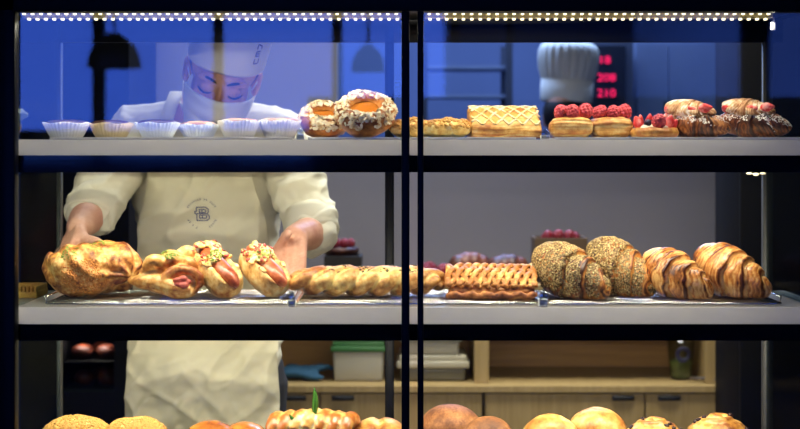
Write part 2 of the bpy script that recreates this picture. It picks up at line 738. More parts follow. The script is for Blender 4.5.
cabinet(160, 320, 482.5, 'oak cabinet with black handles below the blue cloth and the green lidded box', 295, 343)
cabinet(485, 645, 805, 'oak cabinet with black handles below the glass with the round dark logo', 623, 669)
x0, x1 = X(160, YF), 1.0
t = tag(obj('countertop', nbox(x0, x1, YF - 0.012, 2.14, zc - 0.02, zc, 0.001), M_wood, None, smooth=False),
        'pale oak countertop running along the top of the cabinets', 'countertop')
HT = Z(281, 1.9)
t = thing('shelf_unit', 'oak shelf unit with open niches standing on the countertop', 'shelf unit', (0.3, 1.92, zc))
off = Vector(t.location)


def lb(x0, x1, y0, y1, z0, z1, bev=0.001):
    bm = nbox(x0, x1, y0, y1, z0, z1, bev)
    return xform(bm, Matrix.Translation(-off))


obj('back_panel', lb(x0, x1, 2.10, 2.12, zc + 0.001, HT - 0.03), M_woodh, t, smooth=False)
obj('top_board', lb(x0, x1, 1.74, 2.12, HT - 0.03, HT), M_wood, t, smooth=False)
obj('divider', lb(X(474.5, 1.74), X(489, 1.74), 1.74, 2.10, zc + 0.001, HT - 0.03), M_wood, t, smooth=False)
obj('side_panel', lb(0.965, 0.999, 1.74, 2.10, zc + 0.001, HT - 0.03), M_wood, t, smooth=False)
obj('side_panel', lb(x0, x0 + 0.03, 1.74, 2.10, zc + 0.001, HT - 0.03), M_wood, t, smooth=False)
obj('inner_ledge', lb(X(489, 1.74), 0.965, 2.03, 2.10, zc + 0.10, zc + 0.155), M_woodh, t, smooth=False)

# things on the counter
YC = 1.86


def bin_(name, label, px0, px1, py0, py1, mat, lidmat, Y, group=None, lid=0.018, z0=None):
    xa, xb = X(px0, Y), X(px1, Y)
    zb = zc + 0.001 if z0 is None else z0
    h = (py1 - py0) * sc(Y)
    t = thing(name, label, 'container', ((xa + xb) / 2, Y, zb), group=group)
    wv, dv = (xb - xa) / 2, 0.09
    bm = nbox(-wv * .94, wv * .94, -dv * .94, dv * .94, 0, h - lid, 0.008)
    for v in bm.verts:
        k = 0.94 + 0.06 * v.co.z / h
        v.co.x *= k
        v.co.y *= k
    obj('tub', bm, mat, t)
    bm = nbox(-wv, wv, -dv, dv, h - lid, h - lid * .45, 0.003)
    box(bm, -wv * .93, wv * .93, -dv * .93, dv * .93, h - lid * .5, h, 0.003)
    obj('lid', bm, lidmat, t)
    return zb + h


M_tub = plain('frosted_white_plastic', (168, 163, 148), 0.4, nscale=8, namp=0.08)
M_greylid = plain('grey_plastic', (120, 118, 108), 0.45, nscale=8, namp=0.1)
M_greytub = plain('grey_translucent_plastic', (96, 92, 78), 0.35, nscale=6, namp=0.25)
M_greenlid = plain('green_plastic', (58, 112, 58), 0.4, nscale=8, namp=0.1)
bin_('storage_box', 'white plastic storage box with a green lid on the oak counter', 332, 386, 341, 379.5, M_tub, M_greenlid, YC, lid=0.03)
zt = bin_('storage_box', 'grey plastic storage box on the oak counter, lower of the stacked pair', 397, 468, 354, 379.5, M_greytub, M_paleband, YC, 'stacked storage boxes', lid=0.04)
bin_('storage_box', 'pale plastic storage box stacked on top of the grey storage box', 400, 461, 333, 352, M_tub, M_greylid, YC, 'stacked storage boxes', z0=zt + .0005)
# blue cloth
bm = bmesh.new()
for i in range(5):
    pts = []
    for k in range(7):
        u = k / 6
        pts.append(((u - .5) * (.16 - .02 * (i % 2)) + .01 * i * (-1) ** i, -0.02 + .015 * i - .004 * k, .012 + .011 * (i % 3) + .006 * math.sin(u * 5 + i)))
    tube(bm, pts, [.006, .014, .018, .019, .018, .014, .006], 10, .7)
bm = voxel(bm, .005, 3)
jitter(bm, .004, 30, 3)
drop(bm)
t = tag(obj('cleaning_cloth', bm, plain('blue_cloth', (40, 80, 108), .9, nscale=40, namp=.15, bump=.3)),
        'crumpled blue cleaning cloth lying on the oak counter beside the white box', 'cloth')
t.location = (X(302, 1.82), 1.82, zc + .001)
t.scale = (.9, 1, 1.0)
# drinking glass with dark round logo
YG = 1.83
t = thing('glass_cup', 'clear cup with green content and a dark round logo on the oak counter', 'cup', (X(681, YG), YG, zc + .001))
bm = bmesh.new()
h = 44 * sc(YG)
lathe(bm, [(.032, 0), (.036, .02), (.047, h), (.045, h), (.034, .022), (0, .02)], 40)
obj('cup', bm, glass_mat('cup_glass', (226, 230, 218), .06), t)
bm = bmesh.new()
lathe(bm, [(0, .006), (.031, .006), (.0365, .055), (.033, .061), (.015, .064), (0, .0645)], 32)
jitter(bm, .002, 60, 2)
obj('green_filling', bm, plain('green_herbs', (92, 104, 44), .6, nscale=60, namp=.4, bump=.5), t)
bm = bmesh.new()
NS = 40
for (r0, r1) in ((.013, .026),):
    for k in range(NS):
        vs_ = []
        for rr, kk in ((r0, k), (r1, k), (r1, k + 1), (r0, k + 1)):
            a = 2 * PI * kk / NS
            lx, lz = rr * math.cos(a), rr * math.sin(a) + 26 * sc(YG)
            rad = .0367 + .010 * (lz - .02) / (h - .02) + .001
            ang = lx / rad
            vs_.append(bm.verts.new((rad * math.sin(ang), -rad * math.cos(ang), lz)))
        bm.faces.new(vs_)
bmesh.ops.remove_doubles(bm, verts=bm.verts, dist=1e-6)
r = bmesh.ops.extrude_face_region(bm, geom=bm.faces[:])
for v in [e for e in r['geom'] if isinstance(e, bmesh.types.BMVert)]:
    v.co.y -= .0006
obj('logo_ring', bm, plain('navy_ink', (30, 30, 62), .5, nscale=40, namp=.1), t)
# a wooden-handled brush lying on its side at the right end
t = thing('pastry_brush', 'dark handled pastry brush lying on the oak counter right of the cup', 'brush', (X(703, 1.755), 1.755, zc + .001), (0, 0, math.radians(-8)))
bm = bmesh.new()
tube(bm, [(-.045, 0, .012), (-.02, 0, .012), (.01, 0, .012), (.02, 0, .012)], [.004, .006, .006, .008], 12)
obj('handle', bm, plain('dark_wood_handle', (58, 42, 24), .5, nscale=40, namp=.2), t)
bm = bmesh.new()
tube(bm, [(.02, 0, .012), (.03, 0, .012), (.042, 0, .012)], [.009, .010, .012], 14, .5)
obj('bristle_head', bm, plain('blue_bristle', (40, 70, 110), .7, nscale=80, namp=.3), t)

# things on top of the shelf unit
M_crate = plain('dark_crate_wood', (32, 26, 22), .7, nscale=30, namp=.2)
M_berry = plain('red_berry', (136, 24, 40), .35, nscale=60, namp=.3)
M_bbread = pastry('dark_roll_crust', (150, 84, 44), (110, 56, 32), (60, 30, 22), 20)
M_brownbox = plain('brown_cardboard', (92, 70, 46), .8, nscale=20, namp=.1)
YT = 1.9


def crate(name, label, px0, px1, py0, mat, depth=.07):
    xa, xb = X(px0, YT), X(px1, YT)
    h = Z(py0, YT) - HT
    t = thing(name, label, name.split('_')[-1], ((xa + xb) / 2, YT, HT + .0005))
    wv = (xb - xa) / 2
    th = .008
    obj('base', nbox(-wv, wv, -depth, depth, 0, .008), mat, t, smooth=False)
    for a in ((-wv, wv, -depth, -depth + th), (-wv, wv, depth - th, depth), (-wv, -wv + th, -depth + th, depth - th), (wv - th, wv, -depth + th, depth - th)):
        obj('side_panel', nbox(*a, .008, h, .001), mat, t, smooth=False)
    return t, h


def berry_mesh():
    bm = bmesh.new()
    ell(bm, (0, 0, .016), (.0138, .0138, .0165), 2)
    for i in range(46):
        a = i * 2.4
        zz = 1 - 2 * (i + .5) / 46
        rr = math.sqrt(1 - zz * zz)
        ell(bm, (.0112 * rr * math.cos(a), .0112 * rr * math.sin(a), .0165 + .0132 * zz), (.0042,) * 3, 2)
    return bm


berry_me = {}


def berry(name, loc, s, mat, parent=None, label=None, cat=None, group=None, rot=(0, 0, 0)):
    if mat.name not in berry_me:
        o = obj(name, berry_mesh(), mat, parent)
        berry_me[mat.name] = o.data
    else:
        o = bpy.data.objects.new(name, berry_me[mat.name])
        COL.objects.link(o)
        o.parent = parent
    o.location = loc
    o.scale = (s, s, s)
    o.rotation_euler = rot
    if label:
        tag(o, label, cat, group)
    return o


M_rasp = plain('raspberry_skin', (204, 70, 78), .42, nscale=120, namp=.25)
t1, h1 = crate('wooden_crate', 'dark crate on the shelf unit behind the long seeded braid', 325, 362, 255, M_crate)
t2, h2 = crate('cardboard_box', 'brown box of red berries on the shelf unit behind the first seeded croissant', 533, 585, 237, M_brownbox)
h2 -= .012
obj('filling', nbox(-.07, .07, -.06, .06, .008, h2), M_brownbox, t2, smooth=False)
for i, (dx, dy, s) in enumerate(((-.042, -.045, 1.1), (-.012, -.048, 1.2), (.022, -.045, 1.2), (.05, -.03, 1.0), (0, -.01, 1.1), (-.03, 0, 1.0))):
    berry('berry', (t2.location.x + dx, YT + dy, HT + h2 + .0008), s, M_berry, None,
          'dark red berry on top of the brown box behind the seeded croissant', 'berry', 'berries on the brown box', rot=(.2 * i, .1, i))
# round red fruit cake slab over the dark crate
t = thing('berry_tart', 'small tart heaped with red fruit on the rim of the dark crate', 'tart', (X(341, YT), YT, HT + h1 + .0005))
bm = bmesh.new()
lathe(bm, [(.05, 0), (.06, .014), (.058, .024), (0, .026)], 32)
obj('crust', bm, M_bbread, t)
for i, (dx, dy) in enumerate(((-.022, -.02), (.006, -.03), (.03, -.012), (-.005, .01), (.02, .02))):
    berry('berry', (dx, dy, .024), 1.0, M_berry, t, rot=(.3, .2 * i, i))
for i, (px, py0, w_) in enumerate(((470, 252, 38), (508, 254, 36))):
    s_ = sc(YT)
    bm = bmesh.new()
    for k in range(4):
        u = k / 3 - .5
        ell(bm, (u * w_ * s_ * .62, .01 * (k % 2), .03), (.034, .045, .03 + .006 * (k in (1, 2))), 3)
    bm = floor_clip(voxel(bm, .006, 2))
    drop(bm)
    hh = max(v.co.z for v in bm.verts)
    k_ = (Z(py0, YT) - HT) / hh
    o = tag(obj('bread_roll', bm, M_bbread), ('brown glazed roll on the shelf unit, nearer the dark centre posts', 'brown glazed roll on the shelf unit, nearer the brown box')[i], 'bread', 'brown rolls on the shelf unit')
    o.location = (X(px, YT), YT, HT + .0005)
    o.scale = (1, 1, k_)
for i, (dx, dy) in enumerate(((0, 0), (.058, .008), (.022, .066))):
    berry('berry', (X(423, YT) + dx, YT + dy - .02, HT + .0005), 1.9 - .1 * (i % 2), M_berry, None,
          'large red berry on the shelf unit left of the brown rolls', 'berry', 'berries beside the brown rolls', rot=(.2, .2 * i, i))

# ---------------------------------------------------------------- dark appliances left and right
M_appl = plain('black_appliance', (5, 5, 6), .6, spec=.12, nscale=10, namp=.2)
YO = 1.5
t = thing('display_oven', 'tall black oven cabinet with a window of baked rolls, left of the baker', 'oven', (X(94, YO), YO + .25, 0))
off = Vector(t.location)
xa, xb = X(20, YO), X(129, YO)
wa, wb = X(62, YO), X(114, YO)
zb, ztw = Z(392, YO), Z(335, YO)
lb2 = lambda *a: xform(nbox(*a), Matrix.Translation(-off))
bm = bmesh.new()
for a in ((xa, xb, YO, YO + .5, 0, zb), (xa, xb, YO, YO + .5, ztw, 2.1), (xa, wa, YO, YO + .5, zb, ztw), (wb, xb, YO, YO + .5, zb, ztw), (wa, wb, YO + .4, YO + .5, zb, ztw)):
    box(bm, *a)
xform(bm, Matrix.Translation(-off))
obj('body', bm, M_appl, t, smooth=False)
obj('rack', lb2(wa, wb, YO + .01, YO + .4, zb, zb + .006), M_alu, t, smooth=False)
obj('rack', lb2(wa, wb, YO + .02, YO + .4, zb + .083, zb + .088), M_appl, t, smooth=False)
obj('window', lb2(wa, wb, YO + .002, YO + .006, zb, ztw), M_side, t, smooth=False)
M_roll = pastry('oven_roll_crust', (190, 100, 60), (140, 66, 40), (80, 36, 24), 18)
rl = None
for i, (px, py, w_, h_) in enumerate(((79, 0, .034, .045), (101, 0, .030, .05), (90, 0, .034, .04), (76, 1, .034, .045), (101, 1, .030, .045), (89, 1, .03, .04))):
    x = X(px, YO)
    z = zb + (.0065 if py == 0 else .0885)
    y = YO + .09 + (.11 if i in (2, 5) else 0)
    bm = bmesh.new()
    ell(bm, (0, 0, h_ * .5), (w_, w_, h_ * .55), 3)
    jitter(bm, .004, 30, i)
    floor_clip(bm)
    o = tag(obj('bread_roll', bm, M_roll), 'reddish brown roll behind the window of the black oven', 'bread', 'rolls in the black oven')
    o.location = (x, y, z)
area_light('oven_lamp', ((wa + wb) / 2, YO + .06, ztw - .012), (0, 0, 0), .12, .02, .5, (1, .75, .7))

t = thing('refrigerator', 'tall black refrigerator at the right end of the oak counter', 'refrigerator', (1.06, 1.40, 0))
obj('body', nbox(-.094, .16, -.12, .2, 0.03, 2.05, .004), M_appl, t)
d = obj('door', nbox(-.094, .16, -.145, -.122, .05, 2.04, .004), M_appl, t)
obj('handle', nbox(.13, .145, -.165, -.144, .9, 1.3, .004), M_blackhole, d)
obj('foot', nbox(-.08, .15, -.10, .18, 0, .03), M_appl, t)

# ---------------------------------------------------------------- kitchen beyond the partition
YK = 3.0
M_kst = plain('kitchen_steel', (112, 122, 142), .45, .4, nscale=8, namp=.15)
M_kdark = plain('kitchen_dark_steel', (44, 48, 58), .5, .3, nscale=8, namp=.15)
t = thing('baking_oven', 'tall steel oven with a dark control panel of red digits behind the white chef hat', 'oven', (X(600, YK), YK + .3, 0))
off = Vector(t.location)
obj('body', lb2(X(562, YK), X(633, YK), YK, YK + .6, 0, Z(41, YK)), M_kst, t, smooth=False)
pn = obj('control_panel', lb2(X(583, YK), X(625, YK), YK - .012, YK - .001, Z(108, YK), Z(46, YK)), M_kdark, t, smooth=False)
M_red = emit('red_digit_glow', (255, 30, 90), 1.6)
for s_, px, py in (('18', 604, 60.5), ('208', 606, 78), ('210', 606, 93.5)):
    bm = text_bm(s_, .05, .001)
    xform(bm, Matrix.Translation(Vector((X(px, YK), YK - .0145, Z(py, YK))) - off) @ Matrix.Rotation(PI / 2, 4, 'X') @ Matrix.Diagonal((1.0, .85, 1, 1)))
    obj('digits', bm, M_red, pn, smooth=False)
t = thing('storage_rack', 'steel storage rack against the kitchen wall left of the chef hat', 'rack', (X(465, 3.4), 3.55, 0))
off = Vector(t.location)
for px in (424, 509):
    for y in (3.4, 3.7):
        obj('upright', lb2(X(px - 3.5, 3.4), X(px + 3.5, 3.4), y - .015, y + .015, 0, Z(42, 3.4)), M_kdark, t, smooth=False)
for py in (67, 96, 130, 190, 250):
    obj('shelf', lb2(X(420, 3.4), X(512, 3.4), 3.4, 3.7, Z(py + 1.5, 3.4), Z(py - 1.5, 3.4)), M_kst, t, smooth=False)
t = thing('upright_freezer', 'tall blue grey steel freezer in the kitchen right of the oven', 'freezer', (X(688, 3.2), 3.5, 0))
off = Vector(t.location)
obj('body', lb2(X(637, 3.2), X(742, 3.2), 3.22, 3.8, 0, Z(36, 3.2)), M_kst, t, smooth=False)
d = obj('door', lb2(X(638, 3.2), X(668, 3.2), 3.2, 3.219, .1, Z(44, 3.2)), M_kst, t, smooth=False)
obj('handle', lb2(X(664, 3.18), X(667, 3.18), 3.17, 3.2, 1.2, 1.7), M_alu, d, smooth=False)
d = obj('door', lb2(X(669, 3.2), X(741, 3.2), 3.2, 3.219, .1, Z(44, 3.2)), M_kst, t, smooth=False)
obj('handle', lb2(X(671, 3.18), X(674, 3.18), 3.17, 3.2, 1.2, 1.7), M_alu, d, smooth=False)

# ---------------------------------------------------------------- lamps out of the passage, seen mirrored in the glass
M_lampd = plain('lamp_shade_black', (10, 10, 12), .5, nscale=20, namp=.1)
def dome_lamp(px, py0, py1, w_, lab):
    DL = 6.0
    s_ = .002 * (1 + DL / 3)
    x = (px - 400) * s_
    zb_ = ZC + (HOR - py1) * s_
    hh = (py1 - py0) * s_
    rr = w_ * s_ / 2
    t = thing('pendant_lamp', lab, 'lamp', (x, -DL, zb_), group='black dome lamps of the passage')
    bm = bmesh.new()
    lathe(bm, [(rr, 0), (rr, .03 * hh), (rr * .96, .3 * hh), (rr * .8, .6 * hh), (rr * .45, .85 * hh), (rr * .2, hh), (0, hh * 1.01)], 32)
    obj('lamp_shade', bm, M_lampd, t)
    bm = bmesh.new()
    tube(bm, [(0, 0, hh), (0, 0, 4.5 - zb_)], .008, 8)
    obj('cord', bm, M_lampd, t)
dome_lamp(114, 33, 68, 54, 'black dome pendant lamp mirrored in the glass at top left')
dome_lamp(368, 44, 72, 34, 'black dome pendant lamp mirrored in the glass beside the centre post')

# ---------------------------------------------------------------- room light
area_light('ceiling_light_kitchen', (0.4, 3.0, 2.85), (0, 0, 0), 1.6, .5, 100, (.33, .49, 1.0))
sl = area_light('counter_fill_light', (.55, 1.0, 2.85), (0, 0, 0), .9, .4, 18, (1.0, .93, .82))  # added fill lamp without a fixture, brightens the oak counter and doors
sl.data.spread = math.radians(70)
sl = area_light('ceiling_light_staff', (-.1, 1.42, 2.85), (0, 0, 0), 1.8, .4, 20, (.93, .95, 1.0))
sl.data.spread = math.radians(105)
# ================================================================ pastry materials
M_crois = pastry('croissant_crust', (238, 186, 112), (192, 120, 54), (84, 38, 15), 16, .36, .25, 1.5, 'crust', 1.0, fine=90, coat=.15, bias=-.07)
M_croisd = pastry('croissant_dark_crust', (196, 128, 70), (132, 74, 38), (62, 30, 18), 16, .4, .25, 1.5, 'crust', 1.0, fine=90)
M_sugar = pastry('sugared_crust', (244, 228, 206), (206, 164, 116), (140, 86, 46), 26, .6, .3, 1.0, 'crust', .8, fine=90, bias=.0)
M_sugd = plain('icing_sugar', (244, 236, 224), .8, nscale=60, namp=.04)
M_seedc = pastry('seeded_croissant_crust', (206, 140, 66), (150, 84, 32), (70, 32, 12), 16, .42, .25, 1.5, 'crust', 1.0, fine=90)
M_seed = pastry('mixed_seeds', (224, 198, 134), (150, 120, 68), (44, 36, 22), 260, .5, .1, 0, fine=300)
M_bun = pastry('brioche_crust', (244, 208, 136), (218, 156, 78), (150, 78, 32), 20, .36, .3, 7.0, fine=110, coat=.15)
M_bunc = pastry('cheesy_brioche_crust', (244, 206, 128), (212, 146, 70), (120, 60, 26), 34, .4, .6, 6.0, fine=130, bias=.02)
M_braid = pastry('braid_crust', (246, 214, 132), (216, 160, 88), (152, 92, 46), 14, .38, .3, 9.0, fine=110, bias=.0)
M_hot = pastry('soft_bun_crust', (246, 222, 160), (228, 180, 104), (160, 92, 42), 30, .42, .3, 4.0, fine=110, bias=-.06)
M_saus = pastry('sausage_skin', (222, 138, 88), (194, 98, 56), (150, 62, 34), 30, .28, .2, 2, fine=160, coat=.2)
M_cheese = pastry('melted_cheese', (250, 236, 178), (244, 214, 130), (214, 140, 60), 70, .4, .4, 4, fine=160, bias=-.06)
M_herb = plain('chopped_herbs', (118, 140, 50), .6, nscale=120, namp=.4)
M_bacon = plain('pink_ham', (196, 92, 74), .4, nscale=60, namp=.25, bump=.3)
M_puff = pastry('puff_pastry', (244, 212, 140), (222, 166, 82), (172, 104, 40), 24, .45, .35, 5, 'crust', .55, fine=120)
M_glaze = pastry('pale_glaze', (255, 244, 206), (250, 222, 150), (226, 168, 90), 40, .4, .2, 0, fine=120, bias=-.1)
M_latt = pastry('lattice_crust', (250, 226, 160), (234, 186, 104), (180, 116, 56), 36, .45, .35, 6, fine=130, bias=-.02)
M_lbase = pastry('lattice_base_crust', (214, 150, 80), (170, 102, 50), (104, 54, 30), 30, .45, .4, 3, fine=130)
M_choux = pastry('choux_crust', (234, 176, 92), (198, 126, 50), (134, 70, 24), 18, .4, .3, 3, fine=110)
M_alm = pastry('almond_flakes', (255, 246, 222), (244, 220, 172), (206, 156, 92), 60, .55, .1, 0, fine=200, bias=-.12)
M_cust = plain('caramel_custard', (196, 116, 40), .18, nscale=30, namp=.2)
M_crum = pastry('crumble_crust', (252, 232, 164), (240, 204, 116), (212, 160, 78), 40, .5, .5, 4, fine=140, bias=-.08)
M_choc = plain('dark_chocolate_filling', (58, 30, 18), .35, nscale=50, namp=.3, bump=.2)
M_crm = plain('pale_cream', (240, 226, 206), .45, nscale=40, namp=.08)
M_paper = plain('white_cup_paper', (238, 234, 224), .75, nscale=30, namp=.04)
M_bluepaper = plain('cool_white_cup_paper', (226, 232, 240), .75, nscale=30, namp=.04)
M_tanpaper = plain('buttery_cup_paper', (214, 192, 142), .7, nscale=30, namp=.1)
M_straw = pastry('strawberry_flesh', (248, 170, 160), (226, 70, 66), (190, 30, 40), 40, .3, .2, 0, fine=150)
M_blue = plain('blueberry_skin', (34, 34, 62), .45, nscale=40, namp=.3)
M_roundb = pastry('brown_bun_crust', (186, 128, 76), (156, 100, 56), (116, 70, 38), 30, .6, .3, 1, fine=220)
M_goldb = pastry('golden_bun_crust', (250, 214, 138), (222, 160, 78), (160, 92, 36), 18, .4, .5, 3, fine=70)
M_glossy = pastry('glossy_bun_crust', (214, 142, 62), (186, 108, 42), (130, 66, 26), 12, .18, .1, 2, fine=60, coat=.5)
M_raisin = plain('raisin', (52, 26, 20), .45, nscale=60, namp=.3)
M_leaf = plain('green_leaf', (64, 120, 34), .45, nscale=30, namp=.3)
M_tray = plain('white_tray_enamel', (226, 224, 220), .35, nscale=10, namp=.02)

zT = SH['top']
zM = SH['mid']
zL = SH['low']
TR = 0.0080       # height of the wire racks
zMr = zM + TR


# ================================================================ croissant
def croissant_bm(L=.20, R=.052, bend=.30, steps=3.0, seed=0, nt=190, nf=64, skew=.42, squash=.95, striae=4.0):
    """rolled dough: nested overlapping sleeves that step down towards both tips"""
    bm = bmesh.new()
    lay = bm.verts.layers.float.new('crust')
    sgl = bm.verts.layers.float.new('seg')
    rng = random.Random(seed)
    ph = rng.uniform(.35, .6)
    rings = []
    for i in range(nt + 1):
        t = -1 + 2 * i / nt
        a = abs(t)
        env = (1 - .66 * a ** 1.5) * math.sqrt(max(0.0, 1 - a ** 9)) + .02
        ang = t * bend * 2
        cx = math.sin(ang) / (2 * bend) * L / 2
        cy = (1 - math.cos(ang)) / (2 * bend) * L / 2
        tx, ty = math.cos(ang), math.sin(ang)
        ring = []
        for k in range(nf):
            f = 2 * PI * k / nf
            q = Vector((t * 1.6 + seed * 5, math.cos(f) * .9 + seed, math.sin(f) * .9))
            n_ = noise.noise(q)
            n2 = noise.noise(q * 2.7)
            u = a * steps + ph + skew * math.cos(f - (1.2 if t > 0 else 2.0)) * min(1, a * 2.2) + .30 * n_ + .08 * n2
            fr = u - math.floor(u)
            edge = min(1.0, (1 - fr) / .07)
            w_ = u * striae + .5 * n2
            sf = w_ - math.floor(w_)
            stri = sf * min(1.0, (1 - sf) / .2)
            shape = .83 + .22 * (1 - (1 - fr) ** 2.2) * (edge ** .5) + .016 * stri
            if u < 1.0:
                shape = .86 + .15 * min(1.0, .75 + .25 * fr) * (edge ** .5) + .016 * stri
            r = R * env * shape * (1 + .05 * n_)
            ox = math.cos(f) * r
            oz = math.sin(f) * r * squash
            v = bm.verts.new((cx - ty * ox, cy + tx * ox, oz))
            v[lay] = min(1, max(0, .30 + .45 * stri + .35 * (fr > .8) * edge - .25 * (1 - edge) - .30 * max(0, 1 - fr / .16) + .35 * n_ + .12 * n2))
            v[sgl] = fr
            ring.append(v)
        rings.append(ring)
    for i in range(nt):
        for k in range(nf):
            k2 = (k + 1) % nf
            bm.faces.new((rings[i][k], rings[i + 1][k], rings[i + 1][k2], rings[i][k2]))
    bm.faces.new(rings[0])
    bm.faces.new(list(reversed(rings[-1])))
    jitter(bm, .0014, 60, seed)
    drop(bm)
    return bm


def flatten_base(bm, depth=.010):
    """the underside rests flat"""
    m = min(v.co.z for v in bm.verts)
    for v in bm.verts:
        d = v.co.z - m
        if d < depth:
            v.co.z = m + depth * (.75 + .25 * (d / depth) ** 2)
    return drop(bm)


def place_croissant(name, label, group, px0, px1, pytop, pybase, Y, mat, seed, yaw=-50, pitch=14, seeds=0, flip=False):
    bm = croissant_bm(seed=seed)
    xform(bm, Matrix.Rotation(math.radians(9), 4, 'Y') @ Matrix.Rotation(math.radians(yaw), 4, 'Z') @ Matrix.Rotation(math.radians(pitch), 4, 'Y'))
    flatten_base(bm, .012)
    # fit to its outline
    xs = [v.co.x for v in bm.verts]
    zs = [v.co.z for v in bm.verts]
    s_ = sc(Y - .03)
    kx = (px1 - px0) * s_ / (max(xs) - min(xs))
    kz = (pybase - pytop) * s_ / (max(zs) - min(zs))
    mx = (max(xs) + min(xs)) / 2
    for v in bm.verts:
        v.co.x = (v.co.x - mx) * kx
        v.co.y *= kx
        v.co.z *= kz
    drop(bm)
    t = thing(name, label, 'croissant', (X((px0 + px1) / 2, Y - .03), Y, zMr + .0005), group=group)
    sg = bm.verts.layers.float['seg']
    if seeds:
        sb = scatter(bm, seeds, seed_piece(.0032, .0019, .0011), seed, lambda c, n: n.z > -.6 and c.z > .005 and noise.noise(c * 30 + Vector((seed, 0, 0))) > -.5 - .3 * (c.z > .05), fcond=lambda f: .02 < f.verts[0][sg] < (.66 if f.calc_center_median().x > .012 else 2))
    obj('crust', bm, mat, t)
    if seeds:
        obj('seed_topping', sb, M_seed, t, smooth=False, kind='stuff')
    return t


place_croissant('croissant', 'seed-crusted croissant nearest the lattice loaf, behind it a brown box', 'seeded croissants', 534, 609, 245, 300.5, .15, M_seedc, 3, seeds=5200)
place_croissant('croissant', 'seed-crusted croissant next to the plain croissants', 'seeded croissants', 588, 654, 240.5, 299, .20, M_seedc, 8, yaw=-54, seeds=5000)
place_croissant('croissant', 'plain golden croissant lying against the seeded ones', 'plain croissants', 645, 712, 248, 298.5, .145, M_crois, 5, yaw=-48)
place_croissant('croissant', 'plain golden croissant at the right end of the middle rack', 'plain croissants', 699, 769, 244, 298.5, .17, M_crois, 12, yaw=-50)

# ================================================================ wire racks of the middle shelf


def rack(label, px0, px1, rods=11, up=(-1, 1)):
    ya, yb = .05, .33
    xa, xb = X(px0, ya), X(px1, ya)
    t = thing('wire_rack', label, 'rack', ((xa + xb) / 2, (ya + yb) / 2, zM + .0002), group='chrome racks on the middle shelf')
    wv, dv = (xb - xa) / 2, (yb - ya) / 2
    zt_ = TR - .0028
    bm = bmesh.new()
    r = .0027
    c = .012
    loop = []
    for (cx, cy, a0) in ((wv - c, dv - c, 0), (-wv + c, dv - c, 90), (-wv + c, -dv + c, 180), (wv - c, -dv + c, 270)):
        for k in range(5):
            a = math.radians(a0 + 90 * k / 4)
            loop.append((cx + c * math.cos(a), cy + c * math.sin(a), zt_ - .001))
    tube(bm, loop + [loop[0]], r, 8)
    obj('rim', bm, M_chrome, t)
    bm = bmesh.new()
    for k in range(rods):
        y = -dv + .012 + (2 * dv - .024) * k / (rods - 1)
        tube(bm, [(-wv + .002, y, zt_ + .0012), (wv - .002, y, zt_ + .0012)], .0015, 8)
    for k in range(4):
        x = -wv * .9 + 1.8 * wv * k / 3
        tube(bm, [(x, -dv, zt_ - .0015), (x, dv, zt_ - .0015)], .0015, 8)
    obj('wire_grid', bm, M_chrome, t)
    for sx in (-1, 1):
        bm = bmesh.new()
        for y in (-dv + .02, dv - .02):
            tube(bm, [(sx * wv * .97, y, zt_ - .001), (sx * wv * .97, y, .0016)], .0015, 8)
        tube(bm, [(sx * wv * .97, -dv + .02, .0017), (sx * wv * .97, dv - .02, .0017)], .0015, 8)
        obj('foot', bm, M_chrome, t)
    for sx in (-1, 1):
        bm = bmesh.new()
        tube(bm, [(sx * (wv + .001), -dv + .02, zt_), (sx * (wv + .003), -dv + .02, zt_ + (.012 if sx in up else 0)), (sx * (wv + .003), dv - .05, zt_ + (.012 if sx in up else 0)), (sx * (wv + .001), dv - .05, zt_)], .0023, 8)
        obj('handle', bm, M_chrome, t)
    return t


rack('chrome wire rack under the two stuffed buns and the sausage rolls', 45, 288, up=(-1,))
rack('chrome wire rack under the seeded braid and the lattice loaf', 297, 538, up=())
rack('chrome wire rack under the four croissants', 549, 782, up=(1,))


def clip(label, px, py0, py1, Y, w_=8):
    s_ = sc(Y)
    h = (py1 - py0) * s_
    wv = w_ * s_ / 2
    t = thing('shelf_clip', label, 'clip', (X(px, Y), Y, Z(py1, Y)))
    t.location.z = (zT if py1 < 200 else zM) + .0003
    obj('base', nbox(-wv, wv, -.008, .008, 0, h * .45, .002), M_whiteplastic, t)
    bm = bmesh.new()
    tube(bm, [(0, 0, h * .4), (0, 0, h * .9), (0, 0, h)], [wv * .55, wv * .5, wv * .35], 12)
    obj('stem', bm, M_clear, t)
    bm = nbox(-wv * .9, wv * .9, -.0105, -.0085, h * .1, h * .8, .0005)
    obj('tag_holder', bm, M_clear, t)
    return t


clip('small white clip between the sausage rolls and the seeded braid', 292, 288, 303, .04, 8)
clip('small white clip between the lattice loaf and the first seeded croissant', 543, 287, 304, .04, 9)
clip('small white clip right of the last white paper cup', 300.5, 126, 138, .055, 8)
clip('small white clip between the glazed puff slice and the raspberry tarts', 545, 128, 138, .05, 9)

# thin trays on the top shelf
for lab, a, b in (('flat white tray under the row of paper cups', 50, 293), ('flat white tray under the almond rings and puff slice', 308, 536), ('flat white tray under the raspberry tarts and filled croissants', 554, 806)):
    xa, xb = X(a, .05), X(b, .05)
    bm = nbox(xa, xb, .045, .33, 0, .0035, .001)
    bm2 = bmesh.new()
    t = thing('flat_tray', lab, 'tray', ((xa + xb) / 2, .19, zT + .0003), group='white trays on the top shelf')
    wv, dv = (xb - xa) / 2, .145
    obj('base', nbox(-wv, wv, -dv, dv, 0, .0025, .001), M_tray, t)
    for k, q in enumerate(((-wv, wv, -dv, -dv + .003), (-wv, wv, dv - .003, dv))):
        obj('rim', nbox(*q, .0027, .0045, .0008), M_tray, t)
zTr = zT + .0032

